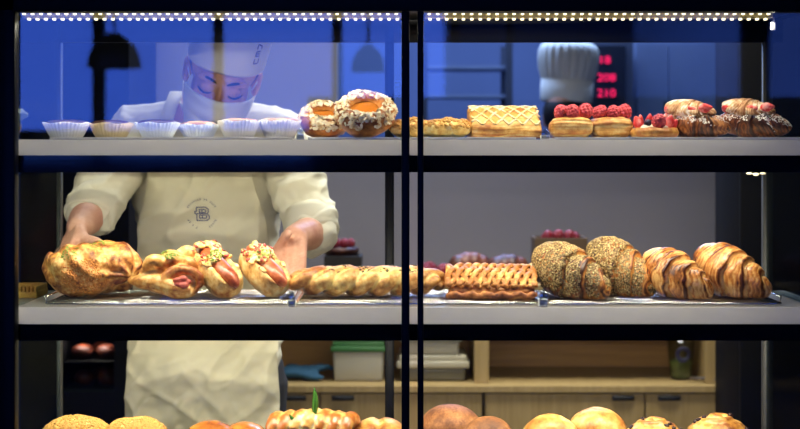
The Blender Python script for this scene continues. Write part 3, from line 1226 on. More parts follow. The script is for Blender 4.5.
# ================================================================ paper cups with tart filling
def paper_cup(label, px, pytop, Y, r_top, mat, fmat, seed, tall=1.0, dome=.004):
    t = thing('cupcake', label, 'cake', (X(px, Y), Y, zTr), group='cakes in fluted white paper cups')
    h = (137 - pytop) * sc(Y)
    N = 34

    def fl(a, i, r, z):
        return r * (1 + .045 * (z / h) * math.cos(N * a)), z + (.0015 * math.cos(5 * a + seed) if i in (3, 4) else 0)
    bm = bmesh.new()
    rb = r_top * .66
    lathe(bm, [(rb, 0), (rb + (r_top - rb) * .3, h * .25), (rb + (r_top - rb) * .65, h * .62), (r_top, h), (r_top - .0012, h), (rb + (r_top - rb) * .6, h * .6), (rb - .001, .002), (0, .002)], N * 6, fl)
    obj('paper_cup', bm, mat, t)
    bm = bmesh.new()
    rf = r_top * .93
    z = h * .92
    lathe(bm, [(rf * .8, z - .008), (rf * .93, z - .001), (rf * .95, z + .003), (rf * .8, z + .0045 + dome * .6), (rf * .4, z + .005 + dome), (0, z + .005 + dome * 1.1)], 40)
    jitter(bm, .0012, 70, seed)
    obj('filling', bm, fmat, t)


M_tan = pastry('baked_cream_filling', (236, 206, 156), (206, 158, 100), (150, 96, 56), 40, .5, .3, 0)
paper_cup('leftmost fluted paper cup with a dark chocolate filling on the top shelf', 66.5, 121.5, .12, .0478, M_paper, M_choc, 1)
paper_cup('buttery yellowish fluted paper cup with a dark filling, second from the left', 111, 122, .14, .0455, M_tanpaper, M_choc, 2)
paper_cup('white fluted paper cup with dark filling in front of the baker, third from the left', 157.5, 121.5, .115, .0455, M_bluepaper, M_choc, 3)
paper_cup('low bluish white fluted paper cup fourth from the left, below the face mask', 198.5, 123, .155, .043, M_bluepaper, M_tan, 4)
paper_cup('tall white fluted paper cup with pale filling, second from the almond rings', 239, 119.5, .12, .0435, M_paper, M_tan, 5, dome=.003)
paper_cup('tall white fluted paper cup with pale filling, closest to the almond rings', 280, 119, .14, .0445, M_paper, M_tan, 6, dome=.003)

# ================================================================ almond rings
def almond_ring(label, px, pybase, Y, W, tilt, yaw, seed):
    t = thing('almond_ring', label, 'pastry', (X(px, Y), Y, zTr), (0, 0, math.radians(yaw)), group='almond topped choux rings')
    prof = [(0, -.026), (.034, -.026), (.052, -.02), (.0625, -.006), (.064, .006), (.058, .018), (.049, .025), (.040, .026), (.034, .021), (.030, .013)]
    k = W / .128
    prof = [(r * k, z * k * 1.12) for r, z in prof]
    M = Matrix.Rotation(math.radians(tilt), 4, 'X')
    bm = bmesh.new()
    lathe(bm, prof, 72, close_bottom=False)
    jitter(bm, .0035, 24, seed)
    al = scatter(bm, 330, flake_piece(.0062, .0050, .0009), seed, lambda c, n: c.z > .003 * k and math.hypot(c.x, c.y) > .034 * k and noise.noise(c * 40 + Vector((seed, 0, 0))) > -.42)
    bm2 = bmesh.new()
    lathe(bm2, [(.036 * k, .010 * k), (.030 * k, .0135 * k), (.015 * k, .0125 * k), (0, .0118 * k)], 40, close_bottom=False)
    xform(bm, M)
    m = min(v.co.z for v in bm.verts)
    T = Matrix.Translation((0, 0, -m))
    for q in (bm,):
        xform(q, T)
    xform(al, T @ M)
    xform(bm2, T @ M)
    for v in al.verts:
        v.co.z = max(v.co.z, .001)
    obj('choux_ring', bm, M_choux, t)
    obj('almond_topping', al, M_alm, t, smooth=False, kind='stuff')
    obj('custard_centre', bm2, M_cust, t)
    return t


almond_ring('almond topped pastry ring leaning behind, next to the last paper cup', 325, 137, .20, .112, 28, 8, 2)
almond_ring('almond topped pastry ring with caramel centre, in front and left of the centre posts', 365.5, 137, .10, .126, 34, 0, 5)

# ================================================================ flat crumble pastry (behind the posts)
def slab_bm(L, W, H, rnd, seed, vox=.0035, amp=.004, scale=26):
    bm = nbox(-L / 2, L / 2, -W / 2, W / 2, 0, H, min(rnd, H * .45))
    bm = voxel(bm, vox, 3)
    jitter(bm, amp, scale, seed, 0)
    floor_clip(bm)
    drop(bm)
    return bm


YR = .13
L_ = 74 * sc(YR)
t = thing('crumble_pastry', 'flat oval crumble topped pastry right behind the black centre posts', 'pastry', (X(431, YR), YR, zTr))
bm = bmesh.new()
for i in range(6):
    u = i / 5 - .5
    ell(bm, (u * L_ * .74, .004 * (-1) ** i, .019), (.027, .05, .019 + .003 * math.sin(i * 2)), 3)
bm = floor_clip(voxel(bm, .003, 2))
jitter(bm, .003, 40, 3, .002)
floor_clip(bm)
drop(bm)
top = max(v.co.z for v in bm.verts)
for v in bm.verts:
    v.co.z *= .042 / top
crb = scatter(bm, 420, seed_piece(.0052, .0042, .0034, .1), 4, lambda c, n: n.z > .15)
for v in crb.verts:
    v.co.z = max(v.co.z, .002)
obj('crust', bm, M_crum, t)
obj('crumble_topping', crb, M_crum, t, smooth=False, kind='stuff')

# ================================================================ glazed puff slice (top shelf)
def profile_pt(u, D_, h0, h1):
    """top surface from the front foot (u=0) to the back (u=1): y and z"""
    y = -D_ / 2 + D_ * u
    z = h0 + (h1 - h0) * math.sin(min(1, u * 1.15) * PI / 2)
    return y, z


def loaf_bm(L, D_, h0, h1, seed, striate=.0012, rag=.003):
    bm = bmesh.new()
    lay = bm.verts.layers.float.new('crust')
    nx, nu, nz = 60, 26, 14
    def ring(i):
        x = -L / 2 + L * i / nx
        e = abs(2 * i / nx - 1)
        dip = 1 - .10 * max(0, (e - .9) / .1) ** 2
        pts = []
        for k in range(nz):
            z = h0 * k / nz
            st = max(-1, min(1, 1.8 * noise.noise(Vector((x * 9, seed, z * 300 + 2 * noise.noise(Vector((x * 14, z * 20, seed))))))))
            bulge = .004 * math.sin(PI * k / nz)
            pts.append((x, -D_ / 2 - bulge - striate * st + rag * noise.noise(Vector((x * 28, z * 60, seed + 3))), z, .5 + .4 * st))
        for k in range(nu + 1):
            y, z = profile_pt(k / nu, D_, h0, h1)
            pts.append((x, y, z * dip + .002 * noise.noise(Vector((x * 40, y * 40, seed))), .45))
        for k in range(nz - 1, -1, -1):
            pts.append((x, D_ / 2, h1 * dip * k / nz, .5))
        return pts
    rings = []
    for i in range(nx + 1):
        r = []
        for p in ring(i):
            v = bm.verts.new(p[:3])
            v[lay] = p[3]
            r.append(v)
        rings.append(r)
    n = len(rings[0])
    for i in range(nx):
        for k in range(n):
            k2 = (k + 1) % n
            bm.faces.new((rings[i][k], rings[i + 1][k], rings[i + 1][k2], rings[i][k2]))
    bm.faces.new(rings[0])
    bm.faces.new(list(reversed(rings[-1])))
    return bm


YR = .15
L_ = 70 * sc(YR - .04)
h1 = 32.0 * sc(YR)
h0 = 12.5 * sc(YR)
D_ = .10
t = thing('puff_slice', 'rectangular puff pastry slice with pale zigzag glaze, left of the raspberry tarts', 'pastry', (X(505, YR - .04), YR, zTr), (0, 0, math.radians(3)))
obj('puff_base', loaf_bm(L_, D_, h0, h1, 1), M_puff, t)
bm = bmesh.new()
for j in range(5):
    u = .03 + .17 * j + .06
    pts = []
    for i in range(49):
        x = -L_ * .49 + L_ * .98 * i / 48
        uu = u + .07 * (-1) ** j * math.sin(i * .66 + .6 * noise.noise(Vector((i * .2, j * 2.0, 3)))) + .02 * noise.noise(Vector((i * .5, j, 7)))
        uu = min(max(uu, .0), .95)
        y, z = profile_pt(uu, D_, h0, h1)
        pts.append((x, y - .0005, z + .0012))
    tube(bm, pts, [.0026 + .0007 * noise.noise(Vector((i * .7, j, 0))) for i in range(49)], 8, .8)
obj('zigzag_glaze', bm, M_glaze, t)

# ================================================================ raspberry tarts
def raspberry_tart(label, px0, px1, Y, seed, spots):
    s_ = sc(Y - .03)
    wv = (px1 - px0) * s_
    h = 20.5 * s_
    t = thing('raspberry_tart', label, 'tart', (X((px0 + px1) / 2, Y - .03), Y, zTr), (0, 0, math.radians(-4 if seed == 1 else 3)), group='square puff tarts topped with raspberries')
    bm = nbox(-wv / 2 * .93, wv / 2 * .93, -.036, .036, 0, h, .012)
    bm = voxel(bm, .0022, 2)
    lay = bm.verts.layers.float.new('crust')
    for v in bm.verts:
        st = max(-1, min(1, 1.8 * noise.noise(Vector((v.co.x * 9, v.co.y * 9 + seed, v.co.z * 300)))))
        v[lay] = .5 + .4 * st
        d = Vector((v.co.x, v.co.y, 0))
        k = .0016 * st + (.0065 * math.sin(PI * min(1, v.co.z / h)) + .004 * (v.co.z / h)) + .003 * noise.noise(v.co * 50 + Vector((seed, 0, 0)))
        if d.length > .01 and .002 < v.co.z < h - .002:
            v.co += d.normalized() * k
        # the filling pushes the lid up in the middle
        if v.co.z > h * .6:
            v.co.z += .003 * math.cos(v.co.x / wv * PI)
    floor_clip(bm)
    drop(bm)
    obj('puff_case', bm, M_puff, t)
    for i, (dx, dy, dz, sz) in enumerate(spots):
        berry('raspberry', (dx, dy, h - .001 + dz), sz * 1.06, M_rasp, t, rot=(.15 + .1 * i, .2 * (-1) ** i, i))


sp = ((-.025, -.014, -.003, .92), (.001, -.020, -.003, .95), (.026, -.012, -.001, 1.0), (-.012, .014, -.002, .88), (.015, .016, -.001, .9))
raspberry_tart('square raspberry tart standing by the small white clip and the glazed puff slice', 553, 592, .13, 1, sp)
raspberry_tart('square raspberry tart standing between its twin and the strawberry tartlet', 593.5, 631, .135, 2, ((-.025, -.014, -.003, .9), (0, -.018, -.003, .9), (.024, -.014, -.003, 1.0), (.013, .015, -.002, .9), (-.014, .012, -.002, .88)))

# strawberry tartlet
YR = .105
t = thing('strawberry_tartlet', 'small flat tartlet with strawberry pieces and a raspberry, left of the filled croissants', 'tart', (X(655.5, YR - .02), YR, zTr))
bm = bmesh.new()
lathe(bm, [(.040, 0), (.049, .004), (.051, .012), (.047, .020), (.040, .021), (.036, .017), (0, .016)], 56)
jitter(bm, .003, 40, 3, 0)
floor_clip(bm)
lay = bm.verts.layers.float.new('crust')
for v in bm.verts:
    v[lay] = .5 + .4 * math.sin(v.co.z * 900)
obj('tart_shell', bm, M_puff, t)
bm = bmesh.new()
for i in range(7):
    a = i * 2 * PI / 7
    ell(bm, (.022 * math.cos(a), .022 * math.sin(a), .020), (.012, .012, .008), 2)
ell(bm, (0, 0, .021), (.014, .014, .010), 2)
obj('cream', voxel(bm, .002, 2), M_crm, t)
rb_ = berry('raspberry', (.004, -.018, .020), 1.02, M_rasp, t, rot=(.6, .1, 0))


def wedge_bm():
    bm = bmesh.new()
    ell(bm, (0, 0, 0), (.0105, .006, .016), 3)
    for v in bm.verts:
        k = 1 - .45 * max(0, v.co.z) / .016
        v.co.x *= k
        if v.co.y > .001:
            v.co.y = .001
    return bm


wd = None
for (x, y, z, rx, ry, rz) in ((-.034, -.006, .031, -.2, -.3, .2), (-.026, .012, .034, .1, -.2, .9), (.031, -.004, .033, .1, .35, -.3), (.024, .016, .037, .2, .2, .6), (-.005, .022, .036, .2, 0, .1), (.040, .010, .027, .1, .7, 0)):
    if wd is None:
        wd = obj('strawberry_piece', wedge_bm(), M_straw, t)
        o = wd
    else:
        o = wd.copy()
        COL.objects.link(o)
        o.parent = t
    o.location = (x, y, z)
    o.rotation_euler = (rx, ry, rz)
for (x, y) in ((-.014, -.012), (-.01, .006)):
    bm = ell(bmesh.new(), (0, 0, 0), (.008, .008, .0072), 3)
    obj('blueberry', bm, M_blue, t).location = (x, y, .032)

# filled croissants dusted with sugar
def filled_croissant(label, px0, px1, pytop, Y, seed, yaw):
    s_ = sc(Y - .03)
    wv = (px1 - px0) * s_
    t = thing('filled_croissant', label, 'croissant', (X((px0 + px1) / 2, Y - .03), Y, zTr), group='sugared croissants filled with cream and strawberries')
    bm = croissant_bm(L=.18, R=.046, seed=seed)
    xform(bm, Matrix.Rotation(math.radians(8), 4, 'Y'))
    flatten_base(bm)
    xform(bm, Matrix.Rotation(math.radians(yaw), 4, 'Z'))
    xs = [v.co.x for v in bm.verts]
    k = wv * .94 / (max(xs) - min(xs))
    mx = (max(xs) + min(xs)) / 2
    for v in bm.verts:
        v.co.x = (v.co.x - mx) * k
        v.co.y *= k
        v.co.z = v.co.z * k * .86
    hh = max(v.co.z for v in bm.verts)
    dust = scatter(bm, 1100, seed_piece(.0017, .0014, .0006, .2), seed, lambda c, n: n.z > .25 and n.y < .6 and noise.noise(c * 25 + Vector((seed, 0, 0))) > -.25)
    obj('lower_half', bm, M_croisd, t)
    obj('sugar_dusting', dust, M_sugd, t, kind='stuff')
    axis = Matrix.Rotation(math.radians(yaw), 4, 'Z')
    bm = bmesh.new()
    for i in range(6):
        u = i / 5 - .5
        p = axis @ Vector((u * .055 - .010, .008, 0))
        ell(bm, (p.x, p.y - .002, hh * .86), (.015, .014, .010), 2)
    obj('cream', voxel(bm, .0025, 2), M_crm, t)
    lid = croissant_bm(L=.118, R=.040, seed=seed + 20)
    xform(lid, Matrix.Translation((-.016, .004, hh * .70)) @ Matrix.Rotation(math.radians(yaw), 4, 'Z') @ Matrix.Rotation(math.radians(10), 4, 'Y') @ Matrix.Rotation(math.radians(14), 4, 'X') @ Matrix.Diagonal((1, .95, .5, 1)))
    mz = max(v.co.z for v in lid.verts)
    target = (137 - pytop) * s_
    for v in lid.verts:
        v.co.z += target - mz
    obj('sugared_lid', lid, M_sugar, t)
    for i, (u, dy, dz) in enumerate(((-.40, -.026, .004), (.05, -.034, .002), (.30, -.030, .006))):
        p = axis @ Vector((u * .13, dy, 0))
        o = wd.copy()
        COL.objects.link(o)
        o.parent = t
        o.location = (p.x, p.y, hh * .88 + dz)
        o.rotation_euler = (1.2, .8 + .3 * i, .4 * i)
        o.scale = (.95,) * 3
    return t


filled_croissant('sugar dusted croissant with strawberries, next to the strawberry tartlet', 666, 733, 97, .14, 31, -42)
filled_croissant('sugar dusted croissant with strawberries at the far right of the top shelf', 722, 794, 96, .15, 42, -34)

# ================================================================ stuffed buns
def herbs(src, spots, rad, n, seed, parent, size=(.0032, .0016, .0009)):
    hb = scatter(src, n, seed_piece(*size), seed, lambda c, nn: nn.z > 0 and any((c - Vector(s_)).length < rad for s_ in spots))
    if len(hb.verts):
        obj('herb_topping', hb, M_herb, parent, smooth=False, kind='stuff')


# bun 1
YR = .17
s_ = sc(YR)
t = thing('stuffed_bun', 'largest golden pleated bun with green herbs at the left end of the wire rack', 'bun', (X(92, YR), YR, zMr + .0005))
bm = bmesh.new()
ell(bm, (-.018, -.012, .054), (.066, .055, .046), 4)
ell(bm, (.034, .020, .058), (.062, .05, .046), 4)
tube(bm, [(-.05, -.01, .045), (-.068, -.01, .062), (-.078, -.012, .070), (-.083, -.014, .080)], [.028, .024, .018, .009], 12)
bm = voxel(bm, .0026, 3)
xs = [v.co.x for v in bm.verts]
zs = [v.co.z for v in bm.verts]
kx = 97 * s_ / (max(xs) - min(xs))
kz = 55 * s_ / (max(zs) - min(zs))
mx = (max(xs) + min(xs)) / 2
for v in bm.verts:
    v.co.x = (v.co.x - mx) * kx
    v.co.z = (v.co.z - min(zs)) * kz
bm.normal_update()
Q = Vector((.088, -.035, .040))
for v in bm.verts:                      # pleats gathered towards the right-hand end
    dx, dz = Q.x - v.co.x, v.co.z - Q.z
    rr = math.hypot(dx, dz)
    th = math.atan2(dz, dx) + .25 * noise.noise(v.co * 22)
    m_ = min(1, max(0, (v.co.x + .012) / .03)) * min(1, rr / .02) * min(1, max(0, (.13 - rr) / .03))
    v.co += v.normal * .0034 * m_ * math.sin(th * 10.5) * (1 if v.co.y < .02 else .4)
    # overlapping folds of the dough
    u = v.co.x * .8 + v.co.z * .9 + .012 * noise.noise(v.co * 16)
    v.co += v.normal * .0030 * (1 - m_) * math.sin(u * 150)
jitter(bm, .0026, 45, 4, .004)
floor_clip(bm)
drop(bm)
zt_ = max(v.co.z for v in bm.verts)
ch = scatter(bm, 260, seed_piece(.0028, .0024, .0014, .2), 8, lambda c, n: n.y < .4 and (c - Vector((-.01, -.06, .045))).length < .042)
herbs(bm, ((-.036, -.045, zt_ - .022), (.010, 0, zt_)), .019, 90, 5, t)
obj('crust', bm, M_bunc, t)
obj('browned_cheese', ch, M_cheese, t, smooth=False, kind='stuff')

# bun 2 : rolled, ham showing in its open end
YR = .15
s_ = sc(YR)
t = thing('stuffed_bun', 'smaller rolled bun with ham in its swirl, between the large bun and the sausage rolls', 'bun', (X(168, YR), YR, zMr + .0005))
bm = bmesh.new()
ell(bm, (-.005, .01, .042), (.06, .045, .040), 4)
ell(bm, (.03, -.018, .034), (.040, .030, .030), 4)
tube(bm, [(-.085, -.01, .036), (-.06, -.02, .036), (-.02, -.035, .032), (.02, -.05, .020), (.05, -.05, .018)], [.007, .016, .021, .018, .012], 12)
pts = []
for k in range(22):     # the swirl
    a = -.4 + k / 21 * 2 * PI * 1.12
    r = .034 - .0045 * k / 21
    pts.append((.032 + r * math.cos(a) * 1.15, -.042 - .004 * k / 21 + .004 * math.sin(a), .034 + r * math.sin(a) * .86))
tube(bm, pts, [.006 + .007 * math.sin(PI * min(1, k / 18)) for k in range(22)], 12)
for i in range(3):
    pts = [Vector((-.05 + .03 * i + .045 * u, -.025 + .02 * i, .062 + .012 * i + .018 * math.sin(PI * u) - .004 * i)) for u in [k / 7 for k in range(8)]]
    tube(bm, pts, [.007, .013, .016, .017, .017, .016, .013, .007], 12)
tube(bm, [(-.06, -.015, .05), (-.03, -.02, .072), (.01, -.02, .084), (.045, -.012, .074), (.066, -.005, .05)], [.008, .014, .015, .014, .008], 12)
bm = voxel(bm, .0026, 2)
xs = [v.co.x for v in bm.verts]
zs = [v.co.z for v in bm.verts]
kx = 78 * s_ / (max(xs) - min(xs))
kz = 51 * s_ / (max(zs) - min(zs))
mx = (max(xs) + min(xs)) / 2
for v in bm.verts:
    v.co.x = (v.co.x - mx) * kx
    v.co.z = (v.co.z - min(zs)) * kz
jitter(bm, .0016, 45, 9, .004)
floor_clip(bm)
drop(bm)
zt_ = max(v.co.z for v in bm.verts)
herbs(bm, ((-.012, -.01, zt_ - .004), (.012, -.032, zt_ - .012)), .016, 80, 6, t)
obj('crust', bm, M_bun, t)
bm = bmesh.new()
for i in range(5):
    a = i * 1.3
    ell(bm, (.032 + .010 * math.cos(a), -.052 - .002 * i, .038 + .008 * math.sin(a)), (.010, .008, .007), 2)
bm = voxel(bm, .002, 2)
for v in bm.verts:
    v.co.x = (v.co.x - mx) * kx
    v.co.z = v.co.z * kz
obj('ham_filling', bm, M_bacon, t)

# ================================================================ sausage rolls
def sausage_roll(label, px, pyf, Y, yaw, pitch, roll, seed, k=1.0):
    t = thing('sausage_roll', label, 'sausage roll', (X(px, Y), Y, zMr + .0005), group='sausage rolls with cheese and herbs')
    M = Matrix.Rotation(math.radians(yaw), 4, 'Z') @ Matrix.Rotation(math.radians(pitch), 4, 'X') @ Matrix.Rotation(math.radians(roll), 4, 'Y') @ Matrix.Diagonal((k, k, k, 1))
    bm = bmesh.new()
    NA, NL = 20, 24
    rings = []
    for i in range(NL + 1):                 # a split bun: U-shaped crumb swept along its length
        u = i / NL
        e = max(.02, 1 - abs(2 * u - 1) ** 4) ** .42
        ro, ri = .0385 * e, .0235 * e ** 1.3
        y = -.074 + .148 * u
        lift = .010 * (1 - e)
        gap = math.radians(54 - 8 * math.sin(PI * u))
        ring = []
        for k in range(NA + 1):
            f = gap + (2 * PI - 2 * gap) * k / NA
            ring.append(bm.verts.new((math.sin(f) * ro, y, math.cos(f) * ro * (.95 if math.cos(f) < 0 else 1.2) + .006 + lift)))
        for k in range(NA, -1, -1):
            f = gap + (2 * PI - 2 * gap) * k / NA
            ring.append(bm.verts.new((math.sin(f) * ri, y, math.cos(f) * ri * (.8 if math.cos(f) < 0 else 1.5) + .009 + lift)))
        rings.append(ring)
    n_ = len(rings[0])
    for i in range(NL):
        for k in range(n_):
            k2 = (k + 1) % n_
            bm.faces.new((rings[i][k], rings[i][k2], rings[i + 1][k2], rings[i + 1][k]))
    bm.faces.new(rings[0])
    bm.faces.new(list(reversed(rings[-1])))
    bread = voxel(bm, .0026, 3)
    jitter(bread, .0016, 40, seed)
    ss = bmesh.new()
    pts = [(.0, -.082 + .156 * i / 14, .025 + .004 * math.sin(PI * i / 14)) for i in range(15)]
    tube(ss, pts, [.006, .0125, .0158, .017, .0175, .0175, .0175, .0175, .0175, .0175, .0175, .017, .0155, .012, .006], 20)
    cb = bmesh.new()
    rng = random.Random(seed)
    for i in range(26):
        u = rng.uniform(-.006, .066)
        v_ = rng.gauss(0, .013)
        ell(cb, (v_, u, .047 - 14 * v_ * v_), (rng.uniform(.006, .012), rng.uniform(.006, .013), .005), 2)
    for i in range(8):
        sx = rng.choice((-1, 1))
        ell(cb, (sx * rng.uniform(.02, .032), rng.uniform(-.03, .06), .036), (.006, .011, .004), 2)
    cheese = voxel(cb, .0022, 1)
    jitter(cheese, .002, 90, seed)
    bits = scatter(cheese, 26, seed_piece(.0055, .0035, .0018, .4), seed + 1, lambda c, n: n.z > .3)
    hb = scatter(cheese, 90, seed_piece(.0032, .0015, .0009), seed + 2, lambda c, n: n.z > .2 and (c - Vector((0, .005, .046))).length < .021)
    for q in (bread, ss, cheese, bits, hb):
        xform(q, M)
    m = min(v.co.z for v in bread.verts)
    for q in (bread, ss, cheese, bits, hb):
        xform(q, Matrix.Translation((0, 0, -m)))
    obj('bread', bread, M_hot, t)
    obj('sausage', ss, M_saus, t)
    obj('melted_cheese', cheese, M_cheese, t)
    if len(bits.verts):
        obj('bacon_bits', bits, M_bacon, t, kind='stuff')
    if len(hb.verts):
        obj('herb_topping', hb, M_herb, t, smooth=False, kind='stuff')
    return t


sausage_roll('sausage roll with melted cheese and herbs beside the swirled ham bun', 217, 300, .15, 40, 27, -12, 3, .98)
sausage_roll('sausage roll with melted cheese and herbs beside the hand and the white clip', 264, 300, .165, 39, 27, -10, 7, .98)

# ================================================================ long braid
YR = .155
s_ = sc(YR - .03)
L_ = 159 * s_
t = thing('seeded_braid', 'long braided loaf with dark seeds passing behind the black centre posts', 'bread', (X(367.5, YR - .03), YR, zMr + .0005))
bm = bmesh.new()
NB = 2.25
for k in range(3):
    pts, rad = [], []
    for i in range(141):
        u = i / 140
        ph = 2 * PI * (-NB * u + k / 3)
        e = (1 - abs(2 * u - 1) ** 5) ** .5
        wob = 1 + .12 * noise.noise(Vector((u * 9, k * 3.0, 1)))
        pts.append((L_ * .94 * (u - .5) + .010 * math.cos(ph), .026 * math.cos(ph) * (.3 + .7 * e) * 1.35, .030 + .0185 * math.sin(ph) * (.3 + .7 * e)))
        rad.append(.0195 * (.35 + .65 * e) * wob)
    tube(bm, pts, rad, 16)
bm = voxel(bm, .0028, 1)
zs = [v.co.z for v in bm.verts]
kz = 32 * s_ / (max(zs) - min(zs))
for v in bm.verts:
    v.co.z = (v.co.z - min(zs)) * kz
jitter(bm, .0016, 40, 4, .003)
floor_clip(bm)
drop(bm)
sd = scatter(bm, 420, seed_piece(.0030, .0016, .0009), 5, lambda c, n: n.z > .25 and c.y > -.035 and abs(c.x - .01) < .10 and noise.noise(c * 30) > -.1)
obj('crust', bm, M_braid, t)
obj('seed_topping', sd, plain('dark_seeds', (66, 62, 34), .6, nscale=90, namp=.4), t, smooth=False, kind='stuff')

# ================================================================ lattice loaf
YR = .15
s_ = sc(YR - .04)
L_ = 86 * s_
h1 = 29.5 * s_
h0 = 12 * s_
D_ = .105
t = thing('lattice_loaf', 'filled pastry loaf with an interlaced lattice top, left of the first seeded croissant', 'pastry', (X(492, YR - .04), YR, zMr + .0005), (0, 0, math.radians(-2)))
bm = loaf_bm(L_, D_, h0, h1, 5, .0010, .004)
obj('filled_base', bm, M_lbase, t)
bm = bmesh.new()
for i in range(11):
    x0_ = -L_ * .52 + L_ * 1.04 * i / 10
    for sgn, dz in ((1, .0022), (-1, .0004)):
        pts, rad = [], []
        for k in range(15):
            u = k / 14
            uu = -.02 + .98 * u
            y, z = profile_pt(max(uu, 0), D_, h0, h1)
            x = x0_ + sgn * .046 * (u - .3)
            x = max(-L_ * .505, min(L_ * .505, x))
            wob = .0022 * math.sin(u * PI * 5 + (0 if sgn > 0 else PI) + i * .4)
            pts.append((x, y - .002, z + dz + wob))
            rad.append((.0068 if sgn > 0 else .0056) * (1 + .12 * noise.noise(Vector((i, k * .6, sgn)))))
        tube(bm, pts, rad, 10, .7)
obj('lattice', bm, M_latt, t)
bm = bmesh.new()
for i in range(20):
    u = i / 19 - .5
    ell(bm, (u * L_ * .95, -D_ / 2 - .004, .008 + .003 * math.sin(i * 1.7)), (.011, .010, .008), 2)
bm = floor_clip(voxel(bm, .003, 2))
drop(bm)
obj('bottom_crust', bm, M_lbase, t)

# ================================================================ bottom shelf buns
zl = zL + .001
def round_bun(name, label, cat, px0, px1, pytop, Y, mat, seed, amp=.003, scale=25, group=None, sub=5, flat=1.0):
    s_ = sc(Y)
    r = (px1 - px0) * s_ / 2
    h = Z(pytop, Y) - zl
    t = thing(name, label, cat, (X((px0 + px1) / 2, Y), Y, zl), group=group)
    bm = bmesh.new()
    ell(bm, (0, 0, h * .42), (r, r * flat, h * .58), sub)
    jitter(bm, amp, scale, seed)
    floor_clip(bm)
    zt_ = max(v.co.z for v in bm.verts)
    for v in bm.verts:
        v.co.z *= h / zt_
    return t, bm


for i, (a, b, py, lab) in enumerate(((45, 107, 415.5, 'crumb topped yellow bun at the far left of the bottom row'), (107, 164, 416.5, 'crumb topped yellow bun in front of the apron hem, left half'))):
    t, bm = round_bun('crumble_bun', lab, 'bun', a - 4, b + 4, py + 1.5, .13, M_crum, i + 2, .004, 30, 'crumb topped buns')
    cr = scatter(bm, 1100, seed_piece(.0042, .0036, .003, .2), i, lambda c, n: n.z > .1)
    obj('crust', bm, M_crum, t)
    obj('crumble_topping', cr, M_crum, t, smooth=False, kind='stuff')
for i, (a, b, py, Y, lab) in enumerate(((184, 236, 420.5, .13, 'glossy brown bun in front of the apron, nearest the crumb topped buns'), (220, 268, 422, .17, 'glossy brown bun beside the glazed twist with the leaf'))):
    t, bm = round_bun('glossy_bun', lab, 'bun', a, b, py, Y, M_glossy, i + 5, .0015, 12, 'glossy brown buns')
    obj('crust', bm, M_glossy, t)
# glazed twist with leaf
YR = .13
s_ = sc(YR)
h = Z(407, YR) - zl
t = thing('glazed_twist', 'pale glazed knotted bun with an upright green leaf on the bottom row', 'bun', (X(313, YR), YR, zl))
bm = bmesh.new()
ell(bm, (0, 0, h * .4), (.086, .06, h * .45), 4)
for i in range(7):
    u = i / 6 - .5
    pts = [(u * .15 - .012 + .028 * v_, -.05 + .09 * v_, h * .62 + h * .30 * math.sin(PI * (v_ * .9 + .05)) - abs(u) * .02) for v_ in [k / 7 for k in range(8)]]
    tube(bm, pts, [.008, .014, .0165, .017, .017, .016, .013, .008], 12)
bm = floor_clip(voxel(bm, .003, 2))
kz = h / max(v.co.z for v in bm.verts)
for v in bm.verts:
    v.co.z *= kz
jitter(bm, .0018, 30, 4, .003)
obj('crust', bm, pastry('glazed_crust', (252, 230, 176), (238, 188, 104), (186, 106, 44), 15, .28, .2, 8, fine=80, coat=.3, bias=.06), t)
for (dx, dy, h0_, h1_, w_, tl) in ((.004, -.03, h - .016, Z(387, .1) - zl, .0062, .0), (-.032, -.04, h - .035, h - .008, .006, -.5)):
    bm = bmesh.new()
    n = 10
    rows = []
    for k in range(n + 1):
        u = k / n
        wv = w_ * math.sin(PI * (.16 + .82 * u)) + .0003
        z = h0_ + (h1_ - h0_) * u
        xo = dx + tl * .03 * u + .002 * math.sin(u * 3)
        rows.append([bm.verts.new((xo - wv, dy + .002, z)), bm.verts.new((xo, dy - .0015, z)), bm.verts.new((xo + wv, dy + .002, z)), bm.verts.new((xo, dy + .0005, z))])
    for k in range(n):
        for j in range(4):
            bm.faces.new((rows[k][j], rows[k][(j + 1) % 4], rows[k + 1][(j + 1) % 4], rows[k + 1][j]))
    bm.faces.new(rows[0])
    bm.faces.new(list(reversed(rows[-1])))
    obj('leaf', bm, M_leaf, t)
# golden knot beside
t, bm = round_bun('golden_bun', 'smooth yellow bun just left of the black centre posts, bottom row', 'bun', 350, 408, 417, .17, M_bun, 3, .002, 14)
for v in bm.verts:
    if v.co.z > .03:
        v.co.z -= .006 * math.exp(-(v.co.x / .008) ** 2)
obj('crust', bm, M_goldb, t)
for i, (a, b, py, Y, lab) in enumerate(((420, 481, 404.5, .14, 'large round brown bun right of the centre posts, higher of the two'), (462, 514, 416.5, .10, 'lower round brown bun in front of the large round brown bun'))):
    t, bm = round_bun('brown_bun', lab, 'bun', a, b, py, Y + (.09 if i == 0 else 0), M_roundb, i + 9, .001, 14, 'round brown buns')
    obj('crust', bm, M_roundb, t)
for i, (a, b, py, lab) in enumerate(((523, 578, 414, 'golden blistered bun left of its taller twin, bottom row'), (569, 626, 407.5, 'tallest golden blistered bun between its twin and the raisin swirls'))):
    t, bm = round_bun('golden_bun', lab, 'bun', a, b, py, .13 + .07 * i, M_goldb, i + 14, .003, 18, 'golden blistered buns')
    obj('crust', bm, M_goldb, t)
M_swirl = pastry('swirl_crust', (250, 212, 132), (220, 156, 72), (146, 80, 30), 22, .3, .3, 8, fine=90, coat=.3)
